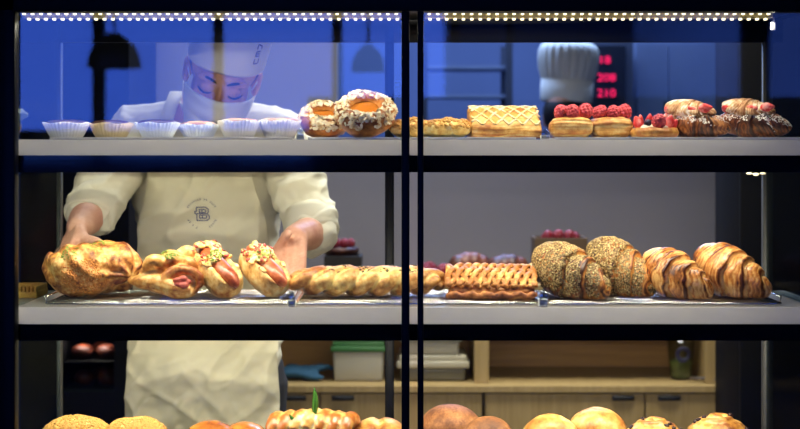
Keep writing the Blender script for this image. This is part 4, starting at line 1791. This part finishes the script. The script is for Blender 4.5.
for i, (a, b, py, lab) in enumerate(((622, 686, 417.5, 'raisin swirl bun next to the tallest golden bun'), (684, 752, 413.5, 'raisin swirl bun at the right end of the bottom row'))):
    Y = .13
    s_ = sc(Y)
    h = Z(py, Y) - zl
    r = (b - a) * s_ / 2
    t = thing('raisin_swirl', lab, 'bun', (X((a + b) / 2, Y), Y, zl), group='raisin swirl buns')
    bm = bmesh.new()
    ell(bm, (0, 0, h * .42), (r * .93, r * .85, h * .50), 4)
    pts, rad = [], []
    for k in range(90):
        u = k / 89
        a_ = u * 2 * PI * 2.7 + i
        rr = r * .86 * (1 - .93 * u)
        pts.append((rr * math.cos(a_), rr * .92 * math.sin(a_), h * (.46 + .44 * math.sin(min(1, u * 1.1) * PI / 2))))
        rad.append(.0100 * (1 - .25 * u))
    tube(bm, pts, rad, 12)
    bm = floor_clip(voxel(bm, .0026, 2))
    kz = h / max(v.co.z for v in bm.verts)
    for v in bm.verts:
        v.co.z *= kz
    rng = random.Random(i)
    bm.normal_update()
    tops = [v for v in bm.verts if v.normal.z > .35 and v.co.y < .02]
    obj_r = None
    picks = [(v.co.copy(), v.normal.copy()) for v in rng.sample(tops, 7)]
    obj('crust', bm, M_swirl, t)
    for c, n in picks:
        if obj_r is None:
            q = bmesh.new()
            ell(q, (0, 0, 0), (.0065, .005, .004), 2)
            jitter(q, .001, 200, 1)
            obj_r = obj('raisin', q, M_raisin, t)
            o = obj_r
        else:
            o = obj_r.copy()
            COL.objects.link(o)
            o.parent = t
        o.location = c + n * .001
        o.rotation_euler = (rng.uniform(-.4, .4), rng.uniform(-.4, .4), rng.uniform(0, 6))

# ================================================================ left neighbours behind the glass divider
t = thing('cracker_stack', 'ridged yellow waffle block on the middle shelf left of the wire rack', 'waffle', (X(14, .20), .25, zM + .0005))
bm = bmesh.new()
w_ = 46 * sc(.2)
h = 12 * sc(.2)
M_waf = pastry('waffle_crust', (244, 206, 112), (226, 176, 76), (180, 120, 44), 20, .5, .3, 3)
obj('base', nbox(-w_ / 2, w_ / 2, -.05, .05, 0, h * .55, .002), M_waf, t)
for k in range(12):
    x = -w_ / 2 + w_ * (k + .5) / 12
    box(bm, x - .0026, x + .0026, -.05, .05, h * .5, h, .001)
obj('ridges', bm, M_waf, t)
YR = .17
t = thing('foil_wrapped_pastry', 'pastry in crumpled clear film beside the left post on the top shelf', 'pastry', (X(10, YR), YR, zT + .0005))
bm = bmesh.new()
ell(bm, (-.012, 0, .026), (.036, .036, .027), 4)
jitter(bm, .004, 30, 3)
floor_clip(bm)
obj('bun', bm, M_bun, t)
bm = bmesh.new()
rng = random.Random(4)
tube(bm, [(-.01, -.0, .038), (.012, -.01, .050), (.028, -.012, .054), (.041, -.013, .053)], [.034, .022, .012, .003], 11, .8)
for v in bm.verts:
    v.co += Vector((rng.uniform(-.003, .003), rng.uniform(-.003, .003), rng.uniform(-.003, .003)))
obj('film_wrap', bm, plain('crumpled_film', (214, 216, 220), .15, .35, nscale=40, namp=.1), t, smooth=False)
YR = .16
t, bm = thing('almond_bun', 'bun with almonds left of the black post on the top shelf', 'bun', (X(-16, YR), YR, zT + .0005)), bmesh.new()
ell(bm, (0, 0, .043), (.044, .05, .046), 4)
jitter(bm, .003, 25, 2)
floor_clip(bm)
al = scatter(bm, 200, flake_piece(.006, .005, .0009), 3, lambda c, n: n.z > -.2)
for v in al.verts:
    v.co.z = max(.001, v.co.z)
obj('crust', bm, M_choux, t)
obj('almond_topping', al, M_alm, t, smooth=False, kind='stuff')
# ================================================================ people
M_skin = pastry('skin', (226, 176, 150), (212, 158, 130), (196, 136, 110), 14, .5, .05, 0, fine=200, spec=.35)
M_jacket = plain('cream_jacket_cloth', (218, 212, 188), .85, nscale=90, namp=.04, bump=.1)
M_apron = plain('cream_apron_cloth', (204, 197, 168), .85, nscale=120, namp=.04, bump=.1)
M_hat = plain('white_hat_cloth', (232, 226, 208), .85, nscale=120, namp=.03)
M_mask = plain('white_mask_fabric', (232, 230, 216), .8, nscale=160, namp=.03)
M_hair = plain('dark_hair', (28, 22, 20), .6, nscale=160, namp=.4)
M_trous = plain('dark_trousers', (30, 30, 34), .85, nscale=60, namp=.15)
M_shoe = plain('black_shoe', (16, 16, 17), .5, nscale=40, namp=.1)
M_ink = plain('navy_print', (84, 86, 116), .8, nscale=60, namp=.1)
M_eye = plain('eye_white', (220, 214, 206), .3, nscale=40, namp=.02)


def interp(tab, z):
    if z <= tab[0][0]:
        return tab[0][1:]
    for a, b in zip(tab, tab[1:]):
        if z <= b[0]:
            u = (z - a[0]) / (b[0] - a[0])
            u = u * u * (3 - 2 * u)
            return tuple(a[i] + (b[i] - a[i]) * u for i in range(1, len(a)))
    return tab[-1][1:]


def torso(bm, tab, grow=0.0, seg=40, n=40, ex=2.3):
    rings = []
    z0, z1 = tab[0][0], tab[-1][0]
    for i in range(n + 1):
        z = z0 + (z1 - z0) * i / n
        cx, cy, a, b = interp(tab, z)
        a += grow
        b += grow
        ring = []
        for k in range(seg):
            t = 2 * PI * k / seg
            c, s = math.cos(t), math.sin(t)
            ring.append(bm.verts.new((cx + a * math.copysign(abs(c) ** (2 / ex), c), cy + b * math.copysign(abs(s) ** (2 / ex), s), z)))
        rings.append(ring)
    for i in range(n):
        for k in range(seg):
            k2 = (k + 1) % seg
            bm.faces.new((rings[i][k], rings[i][k2], rings[i + 1][k2], rings[i + 1][k]))
    bm.faces.new(list(reversed(rings[0])))
    bm.faces.new(rings[-1])
    return bm


def hand(bm, wrist, d, n, thumb_dir, thumb_side, curls, k=1.0):
    """palm with four curled fingers of different length and a thumb leaving its side"""
    d = Vector(d).normalized()
    n = Vector(n)
    n = (n - d * n.dot(d)).normalized()
    s = d.cross(n).normalized() * thumb_side
    w_ = Vector(wrist)
    offs = (.027, .009, -.009, -.026)
    leng = (.088, .092, .088, .080)
    ph = ((.043, .027, .021), (.048, .030, .022), (.044, .028, .021), (.034, .021, .018))
    for i in range(4):
        kn = w_ + (d * leng[i] + s * offs[i]) * k
        capsule(bm, w_ + s * offs[i] * .55 * k, kn, .0145 * k, .0105 * k, 2)
        capsule(bm, w_ + s * offs[i] * .55 * k + n * .006 * k, kn + n * .004 * k, .012 * k, .009 * k, 2)
        p = kn
        ang = 0
        dd = (d + s * offs[i] * 5.5).normalized()
        ax = dd.cross(n).normalized()
        rr = (.0093, .0085, .0078, .0068)
        for j in range(3):
            ang += math.radians(curls[i][j])
            v = dd * math.cos(ang) + n * math.sin(ang)
            q = p + v * ph[i][j] * k
            capsule(bm, p, q, rr[j] * k * (1 if i < 3 else .88), rr[j + 1] * k * (1 if i < 3 else .88), 2)
            p = q
    b0 = w_ + (d * .018 + s * .018) * k
    b1 = w_ + (d * .045 + s * .036 + n * .010) * k
    td = Vector(thumb_dir).normalized()
    b2 = b1 + td * .042 * k
    b3 = b2 + (td * .9 + d * .35).normalized() * .034 * k
    chain(bm, [b0, b1, b2, b3], [.016 * k, .0135 * k, .0105 * k, .0082 * k], 2)
    return bm


def head(bm, H, k=1.0):
    def e(c, r, sub=3):
        b = bmesh.new()
        ell(b, Vector(c) * k, Vector(r) * k, sub)
        xform(b, H)
        me = bpy.data.meshes.new('t')
        b.to_mesh(me)
        b.free()
        bm.from_mesh(me)
        bpy.data.meshes.remove(me)
    e((0, .012, .030), (.077, .094, .088), 4)
    e((0, -.020, -.035), (.064, .072, .082), 4)
    e((0, -.042, -.088), (.040, .042, .034))
    for s in (-1, 1):
        e((s * .036, -.058, -.040), (.026, .028, .026))
        e((s * .030, -.078, .016), (.028, .014, .009))
        e((s * .031, -.071, -.009), (.016, .014, .012))
        e((s * .079, .012, -.014), (.010, .019, .031))
        e((s * .083, .020, -.004), (.007, .014, .020))
    e((0, -.090, -.022), (.009, .014, .026))
    e((0, -.099, -.040), (.014, .014, .012))
    e((0, -.084, -.070), (.022, .010, .006))
    e((0, -.082, -.080), (.019, .010, .007))
    return bm


def local(bm, t):
    return xform(bm, Matrix.Translation(-Vector(t.location)))


def legs(bm, x, y, hipz, r0=.092):
    for s in (-1, 1):
        chain(bm, [(x + s * .09, y, hipz), (x + s * .095, y - .01, .5), (x + s * .10, y + .01, .09)], [r0, .06, .042], 2)
        chain(bm, [(x + s * .10, y + .01, .055), (x + s * .11, y - .13, .04)], [.045, .036], 2)


def shoes_trousers(t, x, y, hipz):
    b = bmesh.new()
    for s in (-1, 1):
        chain(b, [(x + s * .09, y, hipz), (x + s * .095, y - .01, .5), (x + s * .10, y + .01, .10)], [.112, .082, .066], 2)
    ell(b, (x, y, hipz + .02), (.185, .135, .11), 3)
    b = voxel(b, .009, 2)
    jitter(b, .005, 9, 3)
    obj('trousers', local(b, t), M_trous, t)
    for s in (-1, 1):
        b = bmesh.new()
        chain(b, [(x + s * .10, y + .03, .055), (x + s * .105, y - .05, .058), (x + s * .112, y - .15, .045)], [.052, .052, .042], 2)
        b = floor_clip(voxel(b, .006, 1), .002)
        obj('shoe', local(b, t), M_shoe, t)


# ---------------------------------------------------------------- the baker at the case
CX, CY = -.492, .88
t = thing('person', 'baker in cream jacket, apron and white cap, masked, arranging buns on the middle shelf', 'person', (CX, CY, 0))
TAB = [(.86, CX, .885, .150, .115), (.98, CX, .885, .175, .125), (1.12, CX, .88, .165, .118), (1.26, CX, .868, .166, .122),
       (1.40, CX, .845, .178, .125), (1.50, CX, .822, .190, .110), (1.57, CX, .802, .150, .085), (1.62, CX, .79, .085, .065)]
HC = P(223, 73, .70)
H = Matrix.Translation(HC) @ Matrix.Rotation(math.radians(9), 4, 'Z') @ Matrix.Rotation(math.radians(12), 4, 'Y') @ Matrix.Rotation(math.radians(26), 4, 'X')
KH = 1.10
SL, EL, WL = Vector((-.675, .815, 1.535)), P(90, 215, .58), P(78, 228, .44)
SR, ER, WR = Vector((-.305, .815, 1.535)), P(313, 233, .62), P(294, 237, .45)
b = bmesh.new()
torso(b, TAB)
head(b, H, KH)
nk = H @ (Vector((0, .030, -.075)) * KH)
capsule(b, nk, (CX, .795, 1.585), .056, .066, 3)
chain(b, [(CX - .06, .80, 1.56), SL], [.07, .062], 2)
chain(b, [(CX + .06, .80, 1.56), SR], [.07, .062], 2)
for S_, E_, W_ in ((SL, EL, WL), (SR, ER, WR)):
    chain(b, [S_, (S_ + E_) / 2, E_], [.058, .05, .043], 2)
    chain(b, [E_, E_ + (W_ - E_) * .35, W_], [.041, .040, .028], 2)
hand(b, WL, (-.22, -.70, -.62), (.55, .25, -.70), (.75, -.45, -.10), 1, ((14, 22, 16), (12, 24, 18), (14, 26, 18), (18, 28, 20)), 1.0)
hand(b, WR, (-.08, -.68, -.70), (.12, .62, -.72), (.42, -.45, .80), -1, ((14, 20, 14), (16, 24, 16), (18, 26, 18), (22, 28, 20)), 1.12)
legs(b, CX, .89, .90)
b = voxel(b, .0042, 3)
obj('body', local(b, t), M_skin, t)
# jacket with sleeves rolled at the elbow
b = bmesh.new()
torso(b, TAB[:-1], .012)
for S_, E_ in ((SL, EL), (SR, ER)):
    d = (E_ - S_).normalized()
    chain(b, [Vector((CX + (.08 if S_.x > CX else -.08), .80, 1.545)), S_, S_ + (E_ - S_) * .5, E_ - d * .012], [.082, .076, .069, .060], 3)
b = voxel(b, .0052, 3)
for v in b.verts:
    q = v.co
    v_ = noise.fractal(Vector((q.x * 11 + q.z * 7, q.y * 9, q.z * 20 - q.x * 8)), 1, 2, 3)
    arm = min(1, max(0, (abs(q.x - CX) - .15) / .05))
    rg = (1 - abs(noise.noise(Vector((q.x * 7 + q.z * 9, q.y * 6, q.z * 13 - q.x * 11))))) ** 5
    v.co += v.normal * ((.003 + .007 * arm) * v_ + .009 * arm * rg)
jk = obj('jacket', local(b, t), M_jacket, t)
for S_, E_ in ((SL, EL), (SR, ER)):
    d = (E_ - S_).normalized()
    b = bmesh.new()
    lathe(b, [(.050, -.016), (.057, -.020), (.063, -.012), (.065, .012), (.0645, .034), (.061, .050), (.053, .052), (.050, .030), (.050, -.016)], 40,
          lambda a, i, r, z: (r * (1 + .035 * math.sin(2 * a + i) + .02 * math.sin(5 * a)), z + .004 * math.sin(3 * a)), close_bottom=False)
    q = (-d).to_track_quat('Z', 'Y').to_matrix().to_4x4()
    xform(b, Matrix.Translation(E_ - d * .006) @ q)
    obj('sleeve_cuff', local(b, t), M_jacket, jk)
b = bmesh.new()
lathe(b, [(.074, -.02), (.073, .02), (.069, .05), (.064, .05), (.066, .0), (.068, -.02)], 40, close_bottom=False)
xform(b, Matrix.Translation((CX + .004, .785, 1.585)) @ Matrix.Rotation(math.radians(24), 4, 'X'))
obj('collar', local(b, t), M_jacket, jk)
shoes_trousers(t, CX, .89, .90)


# apron
def apron_y(x, z, folds=True):
    cx, cy, a, bb = interp(TAB, max(z, 1.0))
    if z < 1.12:
        k = min(1, (1.12 - z) / .12)
        c2 = (CX, .872, .19, .155)
        cx, cy, a, bb = (cx + (c2[0] - cx) * k, cy + (c2[1] - cy) * k, a + (c2[2] - a) * k, bb + (c2[3] - bb) * k)
    a += .040
    bb += .024
    u = min(.985, abs(x - cx) / a)
    y = cy - bb * (1 - u ** 2.6) ** (1 / 2.6)
    if folds:
        f = noise.fractal(Vector((x * 8 + z * 4, 3.1, z * 13 - x * 7)), 1, 2, 3) * .016
        g_ = math.sin((x - CX) * 26 + z * 16 + 2.0 * noise.noise(Vector((x * 6, z * 5, 1)))) * .0075
        lowk = min(1, max(0, (1.0 - z) / .15))
        drape = .014 * math.sin((abs(x - CX) * 24 + z * 13)) * lowk
        rg = (1 - abs(noise.noise(Vector((x * 5.5 + z * 5, 8.3, z * 8 - (x - CX) * 9))))) ** 6
        rg2 = (1 - abs(noise.noise(Vector((x * 6 - z * 4, 1.3, z * 9 + (x - CX) * 8))))) ** 6
        y -= .012 * rg + .010 * rg2 * (.4 + lowk) + f * (.6 + .6 * lowk) + g_ * (.7 + .5 * lowk) + drape + .006
    return y


b = bmesh.new()
NU, NV = 90, 170
grid = []
for j in range(NV + 1):
    v_ = j / NV
    z = 1.53 - (1.53 - .56) * v_
    hw = interp([(1.0, .190), (1.12, .184), (1.28, .165), (1.45, .128), (1.53, .112)], z)[0]
    if z < 1.0:
        hw = .186 + .006 * min(1, (1.0 - z) / .1)
    row = []
    for i in range(NU + 1):
        u = -1 + 2 * i / NU
        x = CX + hw * u + .003 * noise.noise(Vector((u, z * 9, 2)))
        row.append(b.verts.new((x, apron_y(x, z), z)))
    grid.append(row)
for j in range(NV):
    for i in range(NU):
        b.faces.new((grid[j][i], grid[j + 1][i], grid[j + 1][i + 1], grid[j][i + 1]))
r = bmesh.ops.extrude_face_region(b, geom=b.faces[:])
for v in [e for e in r['geom'] if isinstance(e, bmesh.types.BMVert)]:
    v.co.y += .0025
ap = obj('apron', local(b, t), M_apron, t)
for s in (-1, 1):
    b = bmesh.new()
    top_ = Vector((CX + s * .070, .775, 1.648))
    lo = Vector((CX + s * .098, apron_y(CX + s * .098, 1.515) - .003, 1.505))
    bk = Vector((CX + s * .060, .85, 1.63))
    mid_ = (top_ + lo) / 2 + Vector((0, -.022, .004))
    pts = [lo, lo * .5 + mid_ * .5 + Vector((0, -.006, 0)), mid_, mid_ * .5 + top_ * .5 + Vector((0, -.004, .002)), top_, bk]
    for i in range(len(pts)):
        pass
    vs_ = []
    for p in pts:
        vs_.append([b.verts.new(p + Vector((dx, dy, 0))) for dx, dy in ((-.017, 0), (.017, 0), (.017, .003), (-.017, .003))])
    for i in range(len(pts) - 1):
        for k in range(4):
            b.faces.new((vs_[i][k], vs_[i][(k + 1) % 4], vs_[i + 1][(k + 1) % 4], vs_[i + 1][k]))
    b.faces.new(vs_[0])
    b.faces.new(list(reversed(vs_[-1])))
    obj('apron_strap', local(b, t), M_apron, ap)
# printed emblem: a ring of small marks round an outlined monogram
EC = P(203, 213.5, .715)
b = bmesh.new()


def decal(poly):
    vs_ = []
    for (u, v_) in poly:
        x, z = EC.x + u, EC.z + v_
        vs_.append(b.verts.new((x, apron_y(x, z) - .0012, z)))
    b.faces.new(vs_)


def stroke(p, q, w_):
    p, q = Vector(p), Vector(q)
    n_ = max(1, int((q - p).length / .004))
    d = (q - p).normalized()
    s = Vector((-d.y, d.x)) * w_ / 2
    for i in range(n_):
        a_ = p + (q - p) * i / n_ - (d * w_ * .3 if i == 0 else d * 0)
        c_ = p + (q - p) * (i + 1) / n_ + (d * w_ * .3 if i == n_ - 1 else d * 0)
        decal([a_ - s, c_ - s, c_ + s, a_ + s])


R_ = .0365
rng = random.Random(5)
for a0, a1, step in ((28, 152, 8.2), (205, 250, 8.5), (290, 335, 8.5)):
    a = a0
    while a < a1:
        if rng.random() > .12:
            t0 = math.radians(a)
            c = Vector((math.cos(t0), math.sin(t0)))
            tg = Vector((-c.y, c.x))
            stroke(c * (R_ - .0022) + tg * .001, c * (R_ + .0022) + tg * .001, .0012)
            stroke(c * (R_ + .002 * rng.choice((-1, 0, 1))) - tg * .001, c * (R_ + .002 * rng.choice((-1, 0, 1))) + tg * .0012, .0011)
        a += step
k = .0165
for outline in ([(-.75, 1), (.55, 1), (.95, .7), (.95, .25), (.7, 0), (1.05, -.3), (1.05, -.75), (.7, -1), (-.75, -1), (-.75, .05), (-1, .05), (-1, .4), (-.75, .4), (-.75, 1)],
                [(-.35, .65), (.4, .65), (.6, .5), (.6, .35), (.4, .2), (-.35, .2), (-.35, .65)],
                [(-.35, -.2), (.5, -.2), (.7, -.4), (.6, -.65), (-.35, -.65), (-.35, -.2)],
                [(-.75, .02), (.7, .02)], [(0, .65), (0, .2)], [(.05, -.2), (.05, -.65)]):
    for p, q in zip(outline, outline[1:]):
        stroke((p[0] * k, p[1] * k), (q[0] * k, q[1] * k), .0027)
obj('emblem', local(b, t), M_ink, ap, smooth=False, label='navy circular monogram print')


# mask, cap, face details in head space
def hobj(name, bm_, mat, parent=t, **kw):
    xform(bm_, H)
    return obj(name, local(bm_, t), mat, parent, **kw)


b = bmesh.new()
NU, NV = 44, 26
grid = []
for j in range(NV + 1):
    v_ = j / NV
    z = -.026 - .102 * v_
    row = []
    for i in range(NU + 1):
        u = -1 + 2 * i / NU
        th = u * math.radians(88)
        rx = .077 - .012 * v_ ** 2
        ry = .110 - .012 * abs(v_ - .35) + (.006 if v_ < .5 else 0)
        y = -.016 - (ry - .016) * math.cos(th) - .010 * math.exp(-(u / .25) ** 2) * max(0, 1 - abs(v_ - .25) * 2)
        pleat = .0016 * math.sin(v_ * PI * 7) * (1 - abs(u) ** 3)
        zz = z + .016 * abs(u) ** 2 * (v_ - .15) + .006 * math.cos(u * PI / 2) * (1 - v_)
        row.append(b.verts.new(Vector((rx * math.sin(th), y - pleat, zz)) * KH))
    grid.append(row)
for j in range(NV):
    for i in range(NU):
        b.faces.new((grid[j][i], grid[j + 1][i], grid[j + 1][i + 1], grid[j][i + 1]))
r = bmesh.ops.extrude_face_region(b, geom=b.faces[:])
for v in [e for e in r['geom'] if isinstance(e, bmesh.types.BMVert)]:
    v.co.y += .0018
mk = hobj('face_mask', b, M_mask)
for s in (-1, 1):
    for z0, z1 in ((-.030, .012), (-.100, -.040)):
        b = bmesh.new()
        tube(b, [Vector(p) * KH for p in ((s * .071, -.018, z0 + .012), (s * .078, -.006, (z0 + z1) / 2 + .006), (s * .083, .022, z1))], .0016, 8)
        hobj('ear_loop', b, M_mask, mk)
b = bmesh.new()
HAT = [(.0865, .028), (.0875, .034), (.0885, .06), (.091, .10), (.093, .135), (.091, .150), (.082, .160), (.05, .165), (0, .166)]
lathe(b, [(.084, .030)] + HAT, 64, lambda a, i, r, z: (r, z), close_bottom=False)
for v in b.verts:
    v.co.y = v.co.y * 1.16 + .008
    v.co.z += -.012 * max(0, v.co.y / .1) + .006 * max(0, -v.co.y / .1)
xform(b, Matrix.Diagonal((KH, KH, KH, 1)))
jitter(b, .002, 14, 5)
ht = hobj('cap', b, M_hat)
# small print on the right of the cap
b = bmesh.new()


def cap_pt(ang, z):
    r_ = .0888 + (z - .06) * .055 + .0012
    return Vector((r_ * math.sin(ang), -r_ * math.cos(ang) * 1.16 + .008, z + .006 * math.cos(ang))) * KH


for (c0, glyph) in ((.062, ((0, 0, 0, 1), (0, 0, 1, 0), (1, 0, 1, 1))), (.080, ((0, 0, 1, 0), (0, .5, 1, .5), (0, 1, 1, 1), (0, 0, 0, 1))), (.098, ((0, 0, 0, 1), (0, 1, 1, .6), (1, .6, 1, 0)))):
    for (u0, v0, u1, v1) in glyph:
        p, q = Vector((u0, v0)), Vector((u1, v1))
        d_ = (q - p).normalized()
        s_ = Vector((-d_.y, d_.x)) * .13
        b.faces.new([b.verts.new(cap_pt(math.radians(40) + w2.x * .13, c0 + w2.y * .012)) for w2 in (p - s_, q - s_, q + s_, p + s_)])
hobj('cap_print', b, M_ink, ht, smooth=False)
# short hair under the cap
b = bmesh.new()
ell(b, (0, .022, .022), (.081, .092, .074), 4)
bmesh.ops.delete(b, geom=[f for f in b.faces if f.calc_center_median().y < -.012 or f.calc_center_median().z < -.05], context='FACES')
xform(b, Matrix.Diagonal((KH, KH, KH, 1)))
r = bmesh.ops.extrude_face_region(b, geom=b.faces[:])
for v in [e for e in r['geom'] if isinstance(e, bmesh.types.BMVert)]:
    v.co *= .97
hobj('hair', b, M_hair)
for s in (-1, 1):
    b = bmesh.new()
    tube(b, [Vector((s * x, y, z)) * KH for x, y, z in ((.012, -.094, .012), (.022, -.0955, .018), (.034, -.0905, .020), (.048, -.078, .014))], [.002, .0036, .0034, .0016], 8)
    hobj('eyebrow', b, M_hair)
    b = bmesh.new()
    tube(b, [Vector((s * x, y, z)) * KH for x, y, z in ((.016, -.0845, -.014), (.024, -.0878, -.0175), (.034, -.0870, -.0185), (.044, -.0810, -.015), (.050, -.0750, -.011))], [.0012, .0022, .0025, .0024, .0012], 8)
    hobj('eyelashes', b, M_hair)
    b = bmesh.new()
    ell(b, Vector((s * .031, -.0735, -.011)) * KH, Vector((.0115, .0115, .0115)) * KH, 3)
    hobj('eyelid', b, M_skin)

# ---------------------------------------------------------------- the second baker, far behind the partition
x2, y2 = X(566, 2.72), 2.72
t2 = thing('person', 'second baker far behind in the kitchen, wearing a tall pleated white chef hat', 'person', (x2, y2, 0))
TAB2 = [(.84, x2, y2, .15, .11), (.98, x2, y2, .17, .12), (1.12, x2, y2, .155, .112), (1.30, x2, y2, .18, .115), (1.40, x2, y2, .185, .105), (1.46, x2, y2, .13, .08), (1.50, x2, y2, .07, .06)]
H2 = Matrix.Translation((x2, y2 - .01, 1.625)) @ Matrix.Rotation(math.radians(150), 4, 'Z') @ Matrix.Rotation(math.radians(10), 4, 'X')
b = bmesh.new()
torso(b, TAB2)
head(b, H2, 1.0)
capsule(b, (x2, y2 + .01, 1.57), (x2, y2, 1.47), .052, .062, 3)
ends = []
for s in (-1, 1):
    S_ = Vector((x2 + s * .175, y2, 1.42))
    E_ = Vector((x2 + s * .235, y2 + .02, 1.14))
    W_ = Vector((x2 + s * .215, y2 + .13, .93))
    ends.append((S_, E_, W_))
    chain(b, [(x2 + s * .05, y2, 1.43), S_, E_, W_], [.065, .058, .044, .03], 2)
    hand(b, W_, (-.05 * s, .3, -1), (-s, .2, 0), (-.3 * s, .5, -.5), s, ((14, 22, 16), (14, 24, 18), (16, 26, 18), (18, 28, 20)), .95)
legs(b, x2, y2, .88)
b = voxel(b, .006, 2)
obj('body', local(b, t2), M_skin, t2)
b = bmesh.new()
torso(b, TAB2[:-1], .012)
for S_, E_, W_ in ends:
    chain(b, [(x2 + (S_.x - x2) * .3, y2, 1.42), S_, E_, E_ + (W_ - E_) * .85], [.08, .072, .058, .045], 2)
b = voxel(b, .008, 2)
jitter(b, .004, 14, 2)
obj('jacket', local(b, t2), plain('dark_jacket_cloth', (40, 42, 54), .85, nscale=60, namp=.1), t2)
shoes_trousers(t2, x2, y2, .88)
b = bmesh.new()
ell(b, (0, .016, .012), (.082, .094, .088), 4)
bmesh.ops.delete(b, geom=[f for f in b.faces if f.calc_center_median().y < -.03 and f.calc_center_median().z < .06], context='FACES')
xform(b, H2)
r = bmesh.ops.extrude_face_region(b, geom=b.faces[:])
cc = H2 @ Vector((0, 0, 0))
for v in [e for e in r['geom'] if isinstance(e, bmesh.types.BMVert)]:
    v.co = cc + (v.co - cc) * .97
obj('hair', local(b, t2), M_hair, t2)
b = bmesh.new()
zb0 = Z(102, 2.72)
hh = Z(43, 2.72) - zb0
PL = 22


def pleat(a, i, r, z):
    if i < 3 or i > 8:
        return r, z
    return r * (1 + .030 * math.cos(PL * a)), z


lathe(b, [(.094, 0), (.095, .01), (.098, hh * .36), (.100, hh * .40), (.110, hh * .55), (.114, hh * .72), (.113, hh * .86), (.104, hh * .95), (.085, hh * 1.0), (.05, hh * 1.02), (0, hh * 1.02)], PL * 6, pleat, close_bottom=False)
xform(b, Matrix.Translation((x2, y2, zb0)) @ Matrix.Rotation(math.radians(3), 4, 'Y'))
hat2 = obj('chef_hat', local(b, t2), M_hat, t2)
b = bmesh.new()
lathe(b, [(.0975, .002), (.0985, .004), (.1005, hh * .36), (.0985, hh * .365), (.0965, .006), (.0975, .002)], 60, close_bottom=False)
xform(b, Matrix.Translation((x2, y2, zb0)) @ Matrix.Rotation(math.radians(3), 4, 'Y'))
obj('hat_band', local(b, t2), M_hat, hat2)
